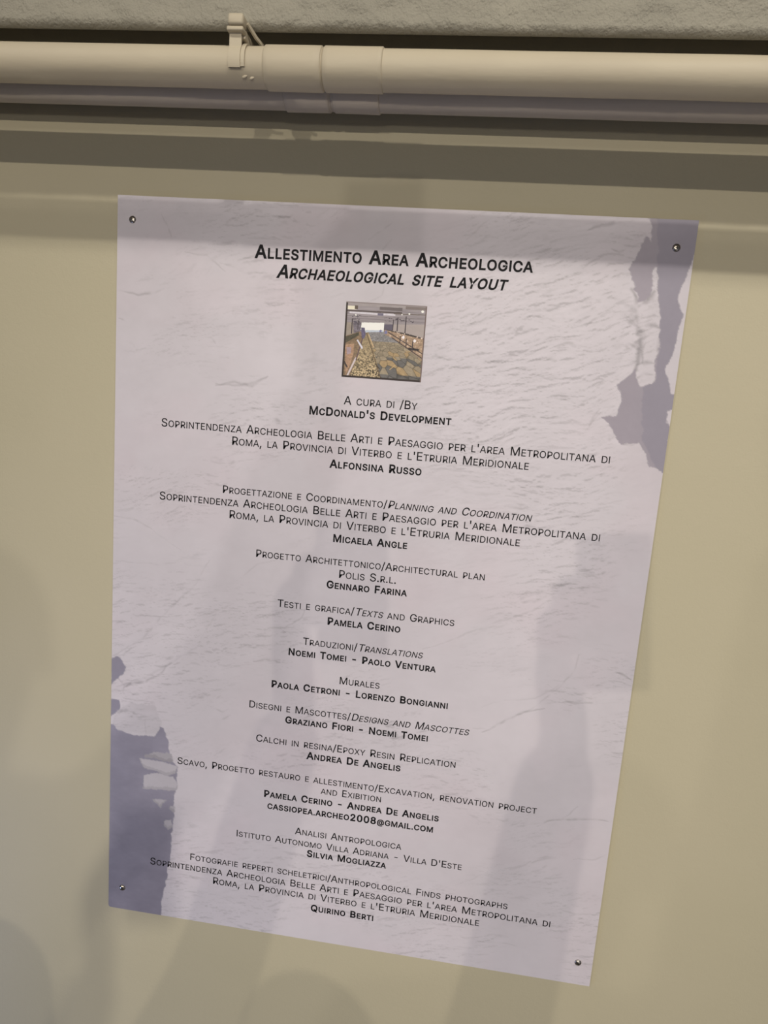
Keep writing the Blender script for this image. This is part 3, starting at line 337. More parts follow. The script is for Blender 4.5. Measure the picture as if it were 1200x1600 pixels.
CRACKS=[[2.2,0.8,[[0.3,11.6],[2.8,11.9],[5.0,11.6],[6.4,10.9]]],[1.5,0.6,[[0.4,15.0],[1.6,15.4]]],[2,0.5,[[0.1,40.9],[2.5,41.1],[4.4,41.7],[5.4,42.2]]],[1.2,0.35,[[5.4,42.2],[6.7,43.0],[9.9,44.8]]],[1.5,0.35,[[0.4,47.1],[4.2,47.0],[7.4,46.8],[9.9,46.1]]],[2,0.45,[[0.2,60.7],[2.2,59.2],[3.8,58.2],[5.1,57.1],[7.0,54.3],[9.1,52.1],[11.9,49.0],[13.7,45.7]]],[3,0.7,[[20.5,59.0],[22.0,58.6],[23.3,58.6],[24.1,58.7]]],[1.3,0.6,[[27.3,50.5],[26.8,52.0],[25.5,53.1],[24.3,53.8]]],[1.2,0.4,[[18.4,47.3],[19.6,46.1],[20.2,45.6],[22.6,44.8]]],[2.5,0.6,[[13.7,22.6],[16.1,21.9],[18.4,22.3],[20.1,21.2],[20.4,20.9]]],[2,0.3,[[1.6,65.7],[2.9,64.2],[5.2,63.2],[7.8,61.3],[12.2,58.1],[14.9,53.0]]],[2.5,0.7,[[0.9,63.8],[1.9,64.7],[4.9,63.9],[5.9,63.2]]],[3,0.6,[[21.4,26.2],[22.2,26.4]]],[1.5,0.5,[[15.0,56.2],[16.5,55.2]]],[1.5,0.4,[[12.2,32.4],[15.3,32.5],[18.9,31.7]]],[2.2,0.8,[[51.8,65.1],[54.0,63.6],[56.8,61.5],[59.4,60.6]]],[1.8,0.8,[[60.3,77.4],[61.6,76.4],[65.4,75.6],[68.4,75.1],[70.0,75.1]]],[1.2,0.6,[[63.3,76.1],[64.5,74.7],[65.4,73.7]]],[1.2,0.5,[[65.7,81.4],[68.4,81.0],[70.0,80.0]]],[1.5,0.45,[[63.8,89.0],[66.6,89.4],[69.4,89.0]]],[1.6,0.7,[[67.7,54.6],[68.5,54.9],[69.8,55.5]]],[1.2,0.35,[[50.3,87.9],[53.0,86.3],[55.7,84.0]]],[1.4,0.35,[[54.4,95.8],[57.6,95.4],[60.5,95.8]]],[1.4,0.35,[[51.4,61.6],[54.4,60.2],[58.1,59.5],[60.3,58.0],[62.4,55.7]]],[1.2,0.4,[[50.5,64.7],[52.1,64.5]]],[1.2,0.3,[[44.8,67.6],[47.6,67.7],[47.5,68.8],[45.4,69.7]]],[4,0.6,[[53.9,47.4],[55.3,46.0],[57.7,45.1],[59.1,44.2],[60.3,43.9]]],[3,0.5,[[54.2,47.1],[56.6,46.5],[58.9,45.3]]],[1.5,0.4,[[58.8,44.2],[61.8,43.7]]],[1.6,0.4,[[43.2,54.5],[47.5,52.5],[52.0,49.9],[56.7,47.8],[59.0,45.7]]],[1.2,0.5,[[63.4,52.7],[62.9,52.9],[62.6,54.9],[61.2,57.4],[58.2,60.6],[53.4,63.9]]],[1.3,0.7,[[67.5,54.8],[68.4,54.7],[69.6,55.4]]],[1.2,0.5,[[49.8,46.9],[51.9,46.2],[52.9,46.4]]],[1.4,0.4,[[37.8,31.2],[42.1,30.8],[46.7,30.9],[51.0,30.9],[54.5,30.7]]],[1.4,0.4,[[59.0,33.0],[60.4,32.6]]],[1.3,0.4,[[63.7,44.7],[66.3,44.0]]],[1.3,0.35,[[62.9,33.7],[66.3,32.5]]],[2.2,0.7,[[58.8,12.3],[60.5,11.0],[61.9,9.9]]],[1.5,0.4,[[51.9,11.7],[56.0,11.6],[58.8,11.7]]],[2.2,0.6,[[55.5,14.9],[56.9,14.5],[59.3,14.7]]],[1.3,0.45,[[51.7,16.5],[53.5,15.7],[54.9,15.0]]],[2,0.6,[[54.8,16.6],[56.1,16.6]]],[2.2,0.6,[[40.1,17.4],[41.5,17.1],[42.5,17.2]]],[1.3,0.35,[[49.6,17.2],[51.8,15.9],[54.5,14.2]]],[1.2,0.3,[[58.8,16.5],[59.0,15.1],[61.4,14.1]]],[1.5,0.5,[[53.3,18.4],[56.3,19.0],[58.5,18.3],[56.9,19.6]]],[1.5,0.5,[[55.3,20.6],[57.6,20.3]]],[1.4,0.5,[[57.3,23.1],[60.0,21.1],[61.6,20.1]]],[1.2,0.4,[[60.4,24.6],[61.9,22.4]]],[1.2,0.4,[[43.8,3.5],[45.7,1.5],[46.5,0.9]]],[1.2,0.35,[[43.5,9.5],[44.2,7.7]]],[1.2,0.35,[[45.7,22.5],[48.0,22.2]]],[1.6,0.5,[[68.4,24.3],[68.6,23.4]]],[1.8,0.5,[[6.8,3.5],[7.2,4.6]]],[1.2,0.4,[[5.7,1.9],[6.9,3.8]]],[1.6,0.5,[[8.9,6.5],[11.8,6.7],[14.4,8.4]]],[2,0.55,[[13.7,7.4],[15.1,7.7],[16.9,8.6],[19.1,8.3]]],[1.5,0.5,[[32.0,3.9],[33.0,3.2],[34.9,1.9]]],[1.5,0.4,[[33.8,5.1],[35.0,3.8]]],[1.5,0.45,[[17.1,4.3],[20.6,4.3]]],[2,0.4,[[12.8,16.8],[13.3,17.3]]],[2.2,0.6,[[13.7,22.4],[16.1,22.4],[18.6,21.9],[20.4,21.0]]],[1.6,0.4,[[15.1,24.4],[18.0,23.9]]],[3,0.6,[[21.4,26.4],[22.5,26.5]]],[1.3,0.4,[[32.2,11.4],[34.2,10.3],[35.2,6.3]]],[1.6,0.6,[[1.6,60.3],[2.3,59.7],[3.6,58.8]]],[2.2,0.7,[[1.8,66.0],[1.9,65.2],[2.9,64.4],[4.7,64.2],[5.5,63.6],[6.8,62.8],[8.0,61.3],[8.8,60.7]]],[1.5,0.6,[[1.7,66.7],[3.0,66.9],[4.5,66.8],[5.6,66.9]]],[2,0.5,[[14.5,66.4],[16.3,67.0],[17.1,66.3]]],[1.8,0.45,[[10.3,59.5],[11.8,58.9]]],[1.2,0.4,[[5.2,69.5],[5.2,71.9]]],[1.5,0.5,[[15.9,68.3],[17.4,67.3]]],[1.2,0.5,[[5.0,78.0],[7.2,78.4],[8.5,79.5]]],[1.2,0.35,[[9.5,87.7],[11.9,87.6]]],[1.3,0.3,[[16.9,95.2],[19.6,96.1]]],[5,1.2,[[63.6,7.9],[64.2,8.6],[64.3,9.8],[64.3,10.7],[64.7,11.8],[65.3,13.0],[65.4,14.1],[65.3,15.8],[65.2,17.4],[65.3,18.1]]],[5,1.0,[[64.6,9.7],[65.4,9.1],[66.0,8.3],[66.2,8.0]]],[3,0.9,[[64.9,12.1],[65.8,11.9],[66.7,11.9],[67.4,12.2]]],[2.5,0.8,[[66.0,13.8],[65.7,14.8],[65.8,16.2]]],[2.5,0.8,[[67.3,13.2],[67.6,14.0],[67.4,14.8]]],[3,0.8,[[65.3,16.5],[66.1,16.1],[67.3,16.2]]],[2.5,0.8,[[65.7,18.0],[66.3,17.6],[67.3,17.5]]],[2,0.7,[[65.1,11.1],[66.5,10.8],[67.1,11.0]]],[2.2,0.6,[[63.5,14.2],[64.2,14.0],[64.8,14.4]]],[2.2,0.6,[[64.3,16.3],[65.1,16.1]]],[2,0.6,[[65.2,7.3],[66.1,7.4]]],[2.5,0.6,[[59.7,0.8],[60.6,0.7],[57.5,1.7]]],[2,0.6,[[60.6,2.3],[61.7,2.1],[63.1,2.5]]],[2,0.6,[[60.8,3.5],[61.7,3.8],[62.4,3.4]]],[2,0.5,[[57.8,1.6],[58.6,1.2],[59.7,0.8]]],[2,0.5,[[60.7,19.2],[61.8,18.9]]],[2,0.5,[[62.2,21.7],[63.3,21.4]]],[2,0.5,[[60.6,24.5],[61.3,22.7],[61.8,22.0]]]]

# ---------------------------------------------------------------- printed panel
PX, PZ = 0.0, 1.5           # panel centre; 70 x 100 cm
PW, PH, TH = 0.70, 1.00, 0.0035
FACE = -TH - 0.0004
panel = tag(empty('information_panel', (0, 0, PZ - PH / 2)),
            'pale credits panel with black lettering on a rock picture, screwed to the beige wall', 'sign')
PORG = Vector((0, 0, PZ - PH / 2))

def smooth(t): return t * t * (3 - 2 * t)
def vnoise(X, Y, cx, cy, seed):
    r = np.random.default_rng(seed)
    G = r.random((257, 257))
    x = X / cx; y = Y / cy
    xi = np.floor(x).astype(int); yi = np.floor(y).astype(int)
    fx = smooth(x - xi); fy = smooth(y - yi)
    a = G[yi % 256, xi % 256]; b_ = G[yi % 256, (xi + 1) % 256]
    c = G[(yi + 1) % 256, xi % 256]; d = G[(yi + 1) % 256, (xi + 1) % 256]
    return (a * (1 - fx) + b_ * fx) * (1 - fy) + (c * (1 - fx) + d * fx) * fy - 0.5
def fbm(X, Y, cx, cy, seed, n=5, g=0.55):
    s = 0; amp = 1; t = 0
    for i in range(n):
        s = s + amp * vnoise(X + 17.3 * i, Y + 9.1 * i, cx / 2 ** i, cy / 2 ** i, seed + i); t += amp; amp *= g
    return s / t * 2
def inside(X, Y, poly):
    X = np.asarray(X, float); Y = np.asarray(Y, float)
    r = np.zeros(X.shape, bool)
    n = len(poly)
    for i in range(n):
        x1, y1 = poly[i]; x2, y2 = poly[(i + 1) % n]
        if y1 == y2: continue
        c = ((y1 > Y) != (y2 > Y)) & (X < (x2 - x1) * (Y - y1) / (y2 - y1) + x1)
        r ^= c
    return r
def seg_dist(X, Y, pts):
    d = np.full(X.shape, 1e9); tt = np.zeros(X.shape); L = len(pts) - 1
    for i in range(L):
        (x1, y1), (x2, y2) = pts[i], pts[i + 1]
        dx, dy = x2 - x1, y2 - y1
        t = np.clip(((X - x1) * dx + (Y - y1) * dy) / (dx * dx + dy * dy + 1e-9), 0, 1)
        q = np.hypot(X - x1 - t * dx, Y - y1 - t * dy)
        m = q < d
        d = np.where(m, q, d); tt = np.where(m, (i + t) / L, tt)
    return d, tt
def lin(c): 
    c = np.asarray(c, float) / 255
    return np.where(c <= 0.04045, c / 12.92, ((c + 0.055) / 1.055) ** 2.4)

def rock_colours(X, Y):                    # X, Y in cm from the panel's top left corner
    a = math.radians(13)
    U = X * math.cos(a) - Y * math.sin(a) + 60; V = X * math.sin(a) + Y * math.cos(a)   # streaks rise to the right
    V = V + 2.2 * fbm(X + 3, Y + 19, 15, 11, 850, 3); U = U + 2.0 * fbm(X + 33, Y + 9, 12, 12, 870, 3)
    h = fbm(U, V, 5.5, 2.0, 5, 6, 0.62)
    h2 = fbm(U + 40, V + 13, 2.4, 0.7, 50, 4, 0.6)
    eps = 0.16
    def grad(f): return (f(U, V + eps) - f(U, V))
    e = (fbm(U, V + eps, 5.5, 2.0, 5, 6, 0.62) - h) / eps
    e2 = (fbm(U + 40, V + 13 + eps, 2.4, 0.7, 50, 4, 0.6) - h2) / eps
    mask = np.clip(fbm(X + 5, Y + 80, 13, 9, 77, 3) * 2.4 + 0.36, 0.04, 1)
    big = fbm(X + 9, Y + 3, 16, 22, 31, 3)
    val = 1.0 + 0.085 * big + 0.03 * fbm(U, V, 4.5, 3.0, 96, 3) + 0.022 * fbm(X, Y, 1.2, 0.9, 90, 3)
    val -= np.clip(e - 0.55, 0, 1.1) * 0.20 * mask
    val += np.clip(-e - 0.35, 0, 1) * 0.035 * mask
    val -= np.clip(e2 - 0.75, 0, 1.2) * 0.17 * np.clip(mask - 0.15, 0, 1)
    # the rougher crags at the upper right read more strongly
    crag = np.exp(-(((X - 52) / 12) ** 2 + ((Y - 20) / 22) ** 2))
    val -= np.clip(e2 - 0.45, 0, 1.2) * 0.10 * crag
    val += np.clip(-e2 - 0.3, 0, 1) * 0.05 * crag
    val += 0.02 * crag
    col = lin((204, 197, 200))[None, None, :] * np.ones(X.shape + (3,))
    pink = np.clip(fbm(X + 31, Y + 7, 9, 9, 201, 3) * 1.3, 0, 1)[..., None]
    col = col * (1 - pink * np.array([-0.01, 0.02, 0.015]))
    col = col * val[..., None]
    # cracks, each with a dark core and a pale lip below it
    wx = fbm(X, Y, 1.6, 1.6, 301, 3) * 0.22; wy = fbm(X + 50, Y, 1.6, 1.6, 321, 3) * 0.22
    for wd, st, pts in CRACKS:
        xs = [p[0] for p in pts]; ys = [p[1] for p in pts]
        x0, x1, y0, y1 = min(xs) - 1.5, max(xs) + 1.5, min(ys) - 1.5, max(ys) + 1.5
        j0, j1 = np.searchsorted(X[0], [x0, x1]); i0, i1 = np.searchsorted(Y[:, 0], [y0, y1])
        if j1 <= j0 or i1 <= i0: continue
        S = (slice(i0, i1), slice(j0, j1))
        d, t = seg_dist(X[S] + wx[S], Y[S] + wy[S], pts)
        wcm = wd * 0.1 * 0.62 * (0.35 + 0.9 * np.sin(np.pi * np.clip(t, 0.06, 0.94)))
        br = np.clip(0.75 + 1.2 * fbm(X[S] + 3, Y[S], 0.9, 0.9, 411, 2), 0.15, 1)
        core = np.exp(-(d / wcm) ** 2) * br
        d2, _ = seg_dist(X[S] + wx[S], Y[S] + wy[S] - wcm.mean() * 1.6, pts)
        lip = np.exp(-(d2 / (wcm * 1.3)) ** 2) * br
        col[S] = col[S] * (1 - 0.34 * st * core[..., None]) * (1 + 0.05 * st * lip[..., None])
    # rough clusters
    for (cx, cy, rx, ry, st) in [(34.5 + 6, 65, 6, 2.4, .9), (41, 67.5, 3.5, 2, .8), (20, 13.5, 5, 3, .5), (27, 22, 5, 6, .4), (16, 32, 3.5, 2.2, .5),
                                 (46, 27, 6, 5, .5), (53, 7, 6, 5, .5), (64, 42, 3, 3, .55), (12, 83.5, 3, 3, .3), (40, 94, 10, 3, .3), (62, 78, 5, 3, .3), (30, 38, 6, 3, .3)]:
        g = np.exp(-(((X - cx) / rx) ** 2 + ((Y - cy) / ry) ** 2) * 1.3)
        n = np.clip(fbm(U + 70, V + 5, 1.6, 0.42, 501, 4, 0.7) * 2.4 - 0.35, 0, 1)
        col *= (1 - 0.36 * st * g * n)[..., None]
    # dark purplish shadow shapes of the printed picture
    ex = X + fbm(X, Y, 1.1, 1.1, 601, 4, 0.7) * 0.34; ey = Y + fbm(X + 20, Y + 60, 1.1, 1.1, 641, 4, 0.7) * 0.34
    def soft(name, s=1.0):
        p = POLY[name]
        m = np.zeros(X.shape)
        for dx, dy in ((0, 0), (.06, .03), (-.05, .05), (.02, -.06)):
            m += inside(ex + dx * s, ey + dy * s, p)
        return m / 4
    tex = 1 + 0.035 * fbm(X, Y, 3, 3, 701, 4) + 0.02 * fbm(X, Y, .5, .5, 741, 2)
    cA = lin((160, 152, 160)) ; cB = lin((149, 143, 153)); cL = lin((143, 138, 150))
    def over(m, c):
        nonlocal col
        m = m[..., None]
        col = col * (1 - m) + (c[None, None, :] * tex[..., None]) * m
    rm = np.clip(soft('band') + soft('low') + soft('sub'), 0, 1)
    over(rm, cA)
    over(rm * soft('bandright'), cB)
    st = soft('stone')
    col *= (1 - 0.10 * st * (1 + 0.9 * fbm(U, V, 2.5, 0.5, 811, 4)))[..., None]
    for nm in ('L1', 'L2', 'L3'):
        m = soft(nm)
        over(m, cL * 0.98)
    lm = soft('L3')
    rel = fbm(X + 11, Y + 31, 3.2, 1.7, 901, 4, 0.6)
    col *= (1 + lm * (0.17 * rel + np.where(Y < 80, 0.06, 0.0) * 0 + 0.05 * np.clip((80 - Y) / 10, -1, 1)))[..., None]
    for nm, k in (('S1', .80), ('S2', 1.0), ('S3', 1.0), ('S4', .92), ('S5', .97), ('S6', .88)):
        m = soft(nm) * 0.95
        over(m, lin((188, 182, 185)) * k)
        m2 = inside(ex, ey + 0.35, POLY[nm]) & ~inside(ex, ey - 0.22, POLY[nm])
        col *= (1 - 0.16 * (soft(nm) * ~inside(ex, ey + 0.45, POLY[nm])))[..., None]
    # pale crag column at the right: strong relief
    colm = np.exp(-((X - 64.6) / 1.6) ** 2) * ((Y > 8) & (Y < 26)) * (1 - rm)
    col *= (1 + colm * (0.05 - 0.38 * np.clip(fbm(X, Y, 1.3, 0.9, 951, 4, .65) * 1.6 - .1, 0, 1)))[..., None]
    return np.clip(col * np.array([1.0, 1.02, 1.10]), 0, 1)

def colour_grid(name, x0, x1, z0, z1, nx, ny, y, cols, mat, parent, corner=0):
    xs = np.linspace(x0, x1, nx); zs = np.linspace(z1, z0, ny)      # row 0 = top
    X, Z = np.meshgrid(xs, zs)
    if corner:                                                    # the lower left corner of the sheet is worn round
        cx, cz = x0 + corner, z0 + corner
        dx, dz = cx - X, cz - Z
        m = (dx > 0) & (dz > 0)
        k = np.maximum(dx, dz) / np.maximum(np.hypot(dx, dz), 1e-9)
        X = np.where(m, cx - dx * k, X); Z = np.where(m, cz - dz * k, Z)
    co = np.empty((nx * ny, 3)); co[:, 0] = X.ravel(); co[:, 1] = y; co[:, 2] = Z.ravel()
    i = np.arange(ny - 1)[:, None] * nx + np.arange(nx - 1)[None, :]
    f = np.stack([i, i + nx, i + nx + 1, i + 1], -1).reshape(-1, 4)
    me = bpy.data.meshes.new(name)
    me.vertices.add(len(co)); me.vertices.foreach_set('co', co.ravel())
    me.loops.add(f.size); me.loops.foreach_set('vertex_index', f.ravel())
    me.polygons.add(len(f)); me.polygons.foreach_set('loop_start', np.arange(0, f.size, 4))
    me.update()
    at = me.color_attributes.new('ink', 'FLOAT_COLOR', 'POINT')
    rgba = np.ones((nx * ny, 4), np.float32); rgba[:, :3] = cols.reshape(-1, 3)
    at.data.foreach_set('color', rgba.ravel())
    return link(name, me, mat, parent)

NX, NY = 640, 914
gx, gy = np.meshgrid(np.linspace(0, 70, NX), np.linspace(0, 100, NY))
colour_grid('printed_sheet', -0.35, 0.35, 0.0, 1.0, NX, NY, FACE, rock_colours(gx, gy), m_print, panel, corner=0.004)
# board behind the print
bm = bmesh.new()
box(bm, -0.3498, 0.3498, -TH, 0.0, 0.0002, 0.9998)
ed = [e for e in bm.edges if all(abs(v.co.x + 0.3498) < 1e-5 and abs(v.co.z - 0.0002) < 1e-5 for v in e.verts)]
bmesh.ops.bevel(bm, geom=ed, offset=0.004, segments=4, affect='EDGES')
from_bm('backing_board', bm, m_core, panel, False)

# inset picture: a covered dig with a paved road, gravel strip, railings and a bright far window
def inset_colours(u, v):
    col = np.ones(u.shape + (3,)) * lin((140, 125, 110))
    def put(m, c, k=None):
        nonlocal col
        m = m.astype(float)[..., None]
        c = lin(c)[None, None, :] * (1 if k is None else k[..., None])
        col = col * (1 - m) + c * m
    n1 = fbm(u * 100, v * 100, 6, 4, 1, 4); n2 = fbm(u * 100, v * 100, 2.2, 1.6, 9, 3, .7)
    P = lambda pts: inside(u, v, pts)
    # walls and ceiling
    put(P([(0, .2), (.12, .2), (.22, .3), (.22, .42), (0, .5)]), (150, 140, 132), 1 + .15 * n1)
    put(P([(.09, .2), (.22, .24), (.22, .40), (.12, .42)]), (110, 103, 115), 1 + .7 * n2)
    put(P([(.48, .2), (1, .1), (1, .45), (.6, .36), (.5, .36)]), (166, 156, 156), 1 + .06 * n1)
    put(P([(.49, .2), (.6, .2), (.6, .345), (.49, .345)]), (92, 86, 104), 1 + .1 * n1)
    put(v < .27 - .06 * np.clip(u - .5, 0, 1) , (146, 139, 146), 1 + .3 * fbm(u * 100, v * 100, 30, 1.2, 21, 3))
    put((v < .05), (156, 148, 152), 1 + .1 * n1)
    put((v > .055) & (v < .10) & (u < .13), (228, 222, 204))
    put((v > .045) & (v < .095) & (u > .11) & (u < .15), (92, 80, 74))
    put((v > .05 - .01 * u) & (v < .085 + .0 * u) & (u > .42) & (u < .7), (104, 96, 100))
    put((v > .02) & (v < .06) & (u > .74), (122, 112, 112))
    put((np.abs(v - .118 + .012 * u) < .009) & (u < .7), (84, 74, 76))
    put((v > .128) & (v < .152) & (u > .05) & (u < .62), (206, 202, 214), 1 + .2 * n2)
    put((v > .13) & (v < .16) & (u > .40) & (u < .47), (110, 106, 128))
    put((np.abs(v - .125 + .02 * (u - .6)) < .006) & (u > .6), (108, 98, 96))
    put((np.abs(v - .175 + .02 * (u - .6)) < .004) , (120, 112, 118))
    put((np.abs(v - .215) < .004) , (126, 118, 126))
    put((v > .17) & (v < .30) & (u > .08) & (u < .2) & (n2 > .12), (84, 78, 92))
    put((v > .18) & (v < .23) & (u > .47) & (u < .85) & (n2 > .18), (76, 68, 80))
    for (x, y, r) in ((.95, .075, .017), (.79, .115, .011), (.13, .17, .01), (.70, .13, .008)):
        put(np.hypot(u - x, v - y) < r, (250, 244, 235))
    for x, y0, y1 in ((.655, .17, .36), (.755, .15, .38), (.09, .22, .42), (.165, .24, .36), (.60, .2, .34)):
        put((np.abs(u - x) < .006) & (v > y0) & (v < y1), (66, 58, 66))
    # far window
    put(P([(.21, .262), (.49, .25), (.49, .38), (.30, .39), (.2, .36)]), (250, 248, 252))
    put(P([(.26, .36), (.48, .35), (.5, .41), (.27, .41)]), (186, 196, 212), 1 + .1 * n1)
    # left bank, gravel, boards
    put(P([(0, .46), (.2, .38), (.24, .41), (.14, 1), (0, 1)]), (128, 108, 88), 1 + .55 * n2)
    put(P([(0, .47), (.18, .395), (.19, .43), (.06, .52), (0, .56)]), (74, 70, 58), 1 + .6 * n2)
    put(P([(.02, .57), (.13, .55), (.13, .70), (.1, .82), (.05, .98), (.03, .7)]), (166, 134, 112), 1 + .45 * n2)
    put(P([(.04, .6), (.1, .6), (.1, .68), (.05, .7)]), (158, 140, 150), 1 + .2 * n2)
    gr = P([(.25, .40), (.30, .385), (.36, .55), (.44, .80), (.50, 1.0), (.10, 1.0), (.16, .80), (.2, .6)])
    g3 = vnoise(u * 400, v * 400, 5.0, 5.0, 33) * 2 + .6 * vnoise(u * 400, v * 400, 2.5, 2.5, 34)
    sc_ = np.clip((v - .4) / .6, .15, 1)
    put(gr, (148, 132, 106), np.clip(1 + 1.5 * g3 * sc_, .18, 2.0))
    # road
    road = P([(.30, .385), (.50, .37), (.60, .43), (1.0, .72), (1.0, 1.0), (.5, 1.0), (.44, .80), (.36, .55)])
    pu = (u - .40) / (v - .22); pv = 1 / (v - .22 + 1e-6)
    sx = pu * 7.0; sy = pv * 3.6
    best = np.full(u.shape, 9.); sec = np.full(u.shape, 9.); idv = np.zeros(u.shape)
    G = np.random.default_rng(7).random((64, 64, 3))
    xi = np.floor(sx).astype(int); yi = np.floor(sy).astype(int)
    for a in (-1, 0, 1):
        for b_ in (-1, 0, 1):
            g = G[(yi + b_) % 64, (xi + a) % 64]
            d = np.hypot(xi + a + g[..., 0] - sx, (yi + b_ + g[..., 1] - sy) * 1.0)
            nb = d < best
            sec = np.where(nb, best, np.minimum(sec, d)); idv = np.where(nb, g[..., 2], idv); best = np.where(nb, d, best)
    joint = np.clip((sec - best) / .16, 0, 1)
    k = (0.80 + .4 * idv) * (0.42 + 0.58 * joint) * (1 + .25 * n2)
    put(road, (146, 134, 116), k)
    put(road & (idv > .72) & (v > .6), (158, 136, 104), k * .9)
    put(road & (((idv < .3) & (v > .7)) | (v > .93)), (108, 106, 106), k * .9)
    put(road & (v < .5), (136, 134, 138), np.clip(k * 1.05, .5, 1.2))
    # right bank with railings
    bank = P([(.50, .335), (.6, .345), (.8, .375), (1.0, .42), (1.0, .70), (.80, .565), (.62, .45), (.50, .40)])
    put(bank, (162, 138, 118), 1 + .6 * n2)
    put(bank & (np.abs(v - (.345 + (u - .6) * .20)) < .014), (70, 62, 62), 1 + .5 * n2)
    put(bank & (n2 > .45), (226, 208, 196))
    for (x1, y1, x2, y2, wd, c) in ((.55, .37, 1.0, .63, .006, (70, 58, 60)), (.6, .44, 1.0, .69, .006, (70, 56, 56)), (.82, .57, .93, .575, .014, (44, 38, 42)),
                                (.28, .40, .5, 1.0, .005, (90, 72, 56)), (.31, .42, .38, .58, .004, (210, 180, 140)), (.165, .74, .065, 1.0, .011, (196, 184, 188)),
                                (.245, .42, .17, .76, .007, (92, 72, 80)), (.47, .86, .42, .8, .006, (60, 52, 44)), (.60, .86, .66, .80, .004, (190, 160, 110)),
                                (.0, .76, .06, .86, .01, (60, 52, 52)), (.7, .41, .7, .5, .005, (60, 52, 58)), (.78, .44, .78, .56, .005, (60, 52, 58)), (.86, .47, .86, .6, .006, (60, 52, 58))):
        d, _ = seg_dist(u, v, [(x1, y1), (x2, y2)])
        put(d < wd, c)
    for x, y, r in ((.74, .42, .014), (.88, .46, .017), (.52, .37, .02), (.45, .36, .015)):
        put(np.hypot((u - x), (v - y) * .8) < r * (1 + .6 * n2), (236, 230, 236) if x > .6 else (118, 118, 160))
    put(P([(.205, .33), (.25, .33), (.27, .42), (.25, .48), (.22, .46)]), (96, 90, 120), 1 + .4 * n2)
    put(P([(.160, .50), (.175, .49), (.245, .59), (.235, .62)]), (208, 206, 220))
    # dark bevelled rim of the inset
    put((u < .022) | (v > .975), (44, 34, 34)); put((u > .985), (104, 88, 88)); put((v < .012), (132, 122, 124))
    return np.clip(col * 1.18, 0, 1)
NU, NV = 380, 346
uu, vv = np.meshgrid(np.linspace(0, 1, NU), np.linspace(0, 1, NV))
ip = colour_grid('inset_picture', -0.0510, 0.0488, 1.7968 - 1.0, 1.8880 - 1.0, NU, NV, FACE - 0.00025, inset_colours(uu, vv), m_photo, panel)
ip['label'] = 'small square colour picture of a covered dig with a stone road'

# screws
def screw(x, z):
    ox, oz = x, z - 1.0
    bm = bmesh.new()
    n = 28; prof = [(0.0046, 0), (0.0046, 0.0004), (0.0040, 0.0012), (0.0028, 0.0019), (0.0013, 0.0023)]
    rings = [[bm.verts.new((r * math.cos(2 * math.pi * k / n), -d, r * math.sin(2 * math.pi * k / n))) for k in range(n)] for r, d in prof]
    for a, b_ in zip(rings, rings[1:]):
        for k in range(n): bm.faces.new((a[k], a[(k + 1) % n], b_[(k + 1) % n], b_[k]))
    bm.faces.new(rings[-1])
    o = from_bm('screw', bm, m_steel, panel)
    o.location = (ox, FACE + 0.0001, oz)
    bm = bmesh.new()
    rot = random.random()
    for a in (rot, rot + math.pi / 2):
        r = bmesh.ops.create_cube(bm, size=1)
        for v in r['verts']:
            p = Vector((v.co.x * 0.0036, v.co.y * 0.0006 - 0.00215, v.co.z * 0.0009))
            v.co = (p.x * math.cos(a) - p.z * math.sin(a), p.y, p.x * math.sin(a) + p.z * math.cos(a))
    from_bm('cross_recess', bm, m_recess, o, False)
for x, z in ((-0.3301, 1.9714), (0.3293, 1.9693), (-0.3288, 1.0349), (0.3306, 1.0338)):
    screw(x, z)

# ---------------------------------------------------------------- lettering
_glyph = {}
def flatten(p, seg=4):                         # bezier outline -> polyline
    n = len(p) // 6; P = np.array(p, float).reshape(n, 3, 2) / 1000; out = []
    for i in range(n):
        a, h1, h2, b_ = P[i, 1], P[i, 2], P[(i + 1) % n, 0], P[(i + 1) % n, 1]
        ln = np.hypot(*(b_ - a))
        if ln < 1e-4: continue
        d = b_ - a; dev = max(abs(d[0] * (h1 - a)[1] - d[1] * (h1 - a)[0]), abs(d[0] * (h2 - a)[1] - d[1] * (h2 - a)[0])) / ln
        m = 1 if dev < 0.0015 else seg
        for k in range(m):
            t = k / m; out.append((1 - t) ** 3 * a + 3 * (1 - t) ** 2 * t * h1 + 3 * (1 - t) * t * t * h2 + t ** 3 * b_)
    res = []
    for q in out:
        if not res or np.hypot(*(q - res[-1])) > 0.004: res.append(q)
    if np.hypot(*(res[0] - res[-1])) < 0.004: res.pop()
    return np.array(res)
def grown(P, off):                             # mitred outline offset; outer loops run clockwise, holes the other way
    a = P - np.roll(P, 1, 0); b_ = np.roll(P, -1, 0) - P
    na = np.c_[-a[:, 1], a[:, 0]] / np.hypot(a[:, 0], a[:, 1])[:, None]
    nb = np.c_[-b_[:, 1], b_[:, 0]] / np.hypot(b_[:, 0], b_[:, 1])[:, None]
    m = na + nb; k = 2 / np.maximum((m ** 2).sum(1), 0.5)
    return P + m * (off * k)[:, None]
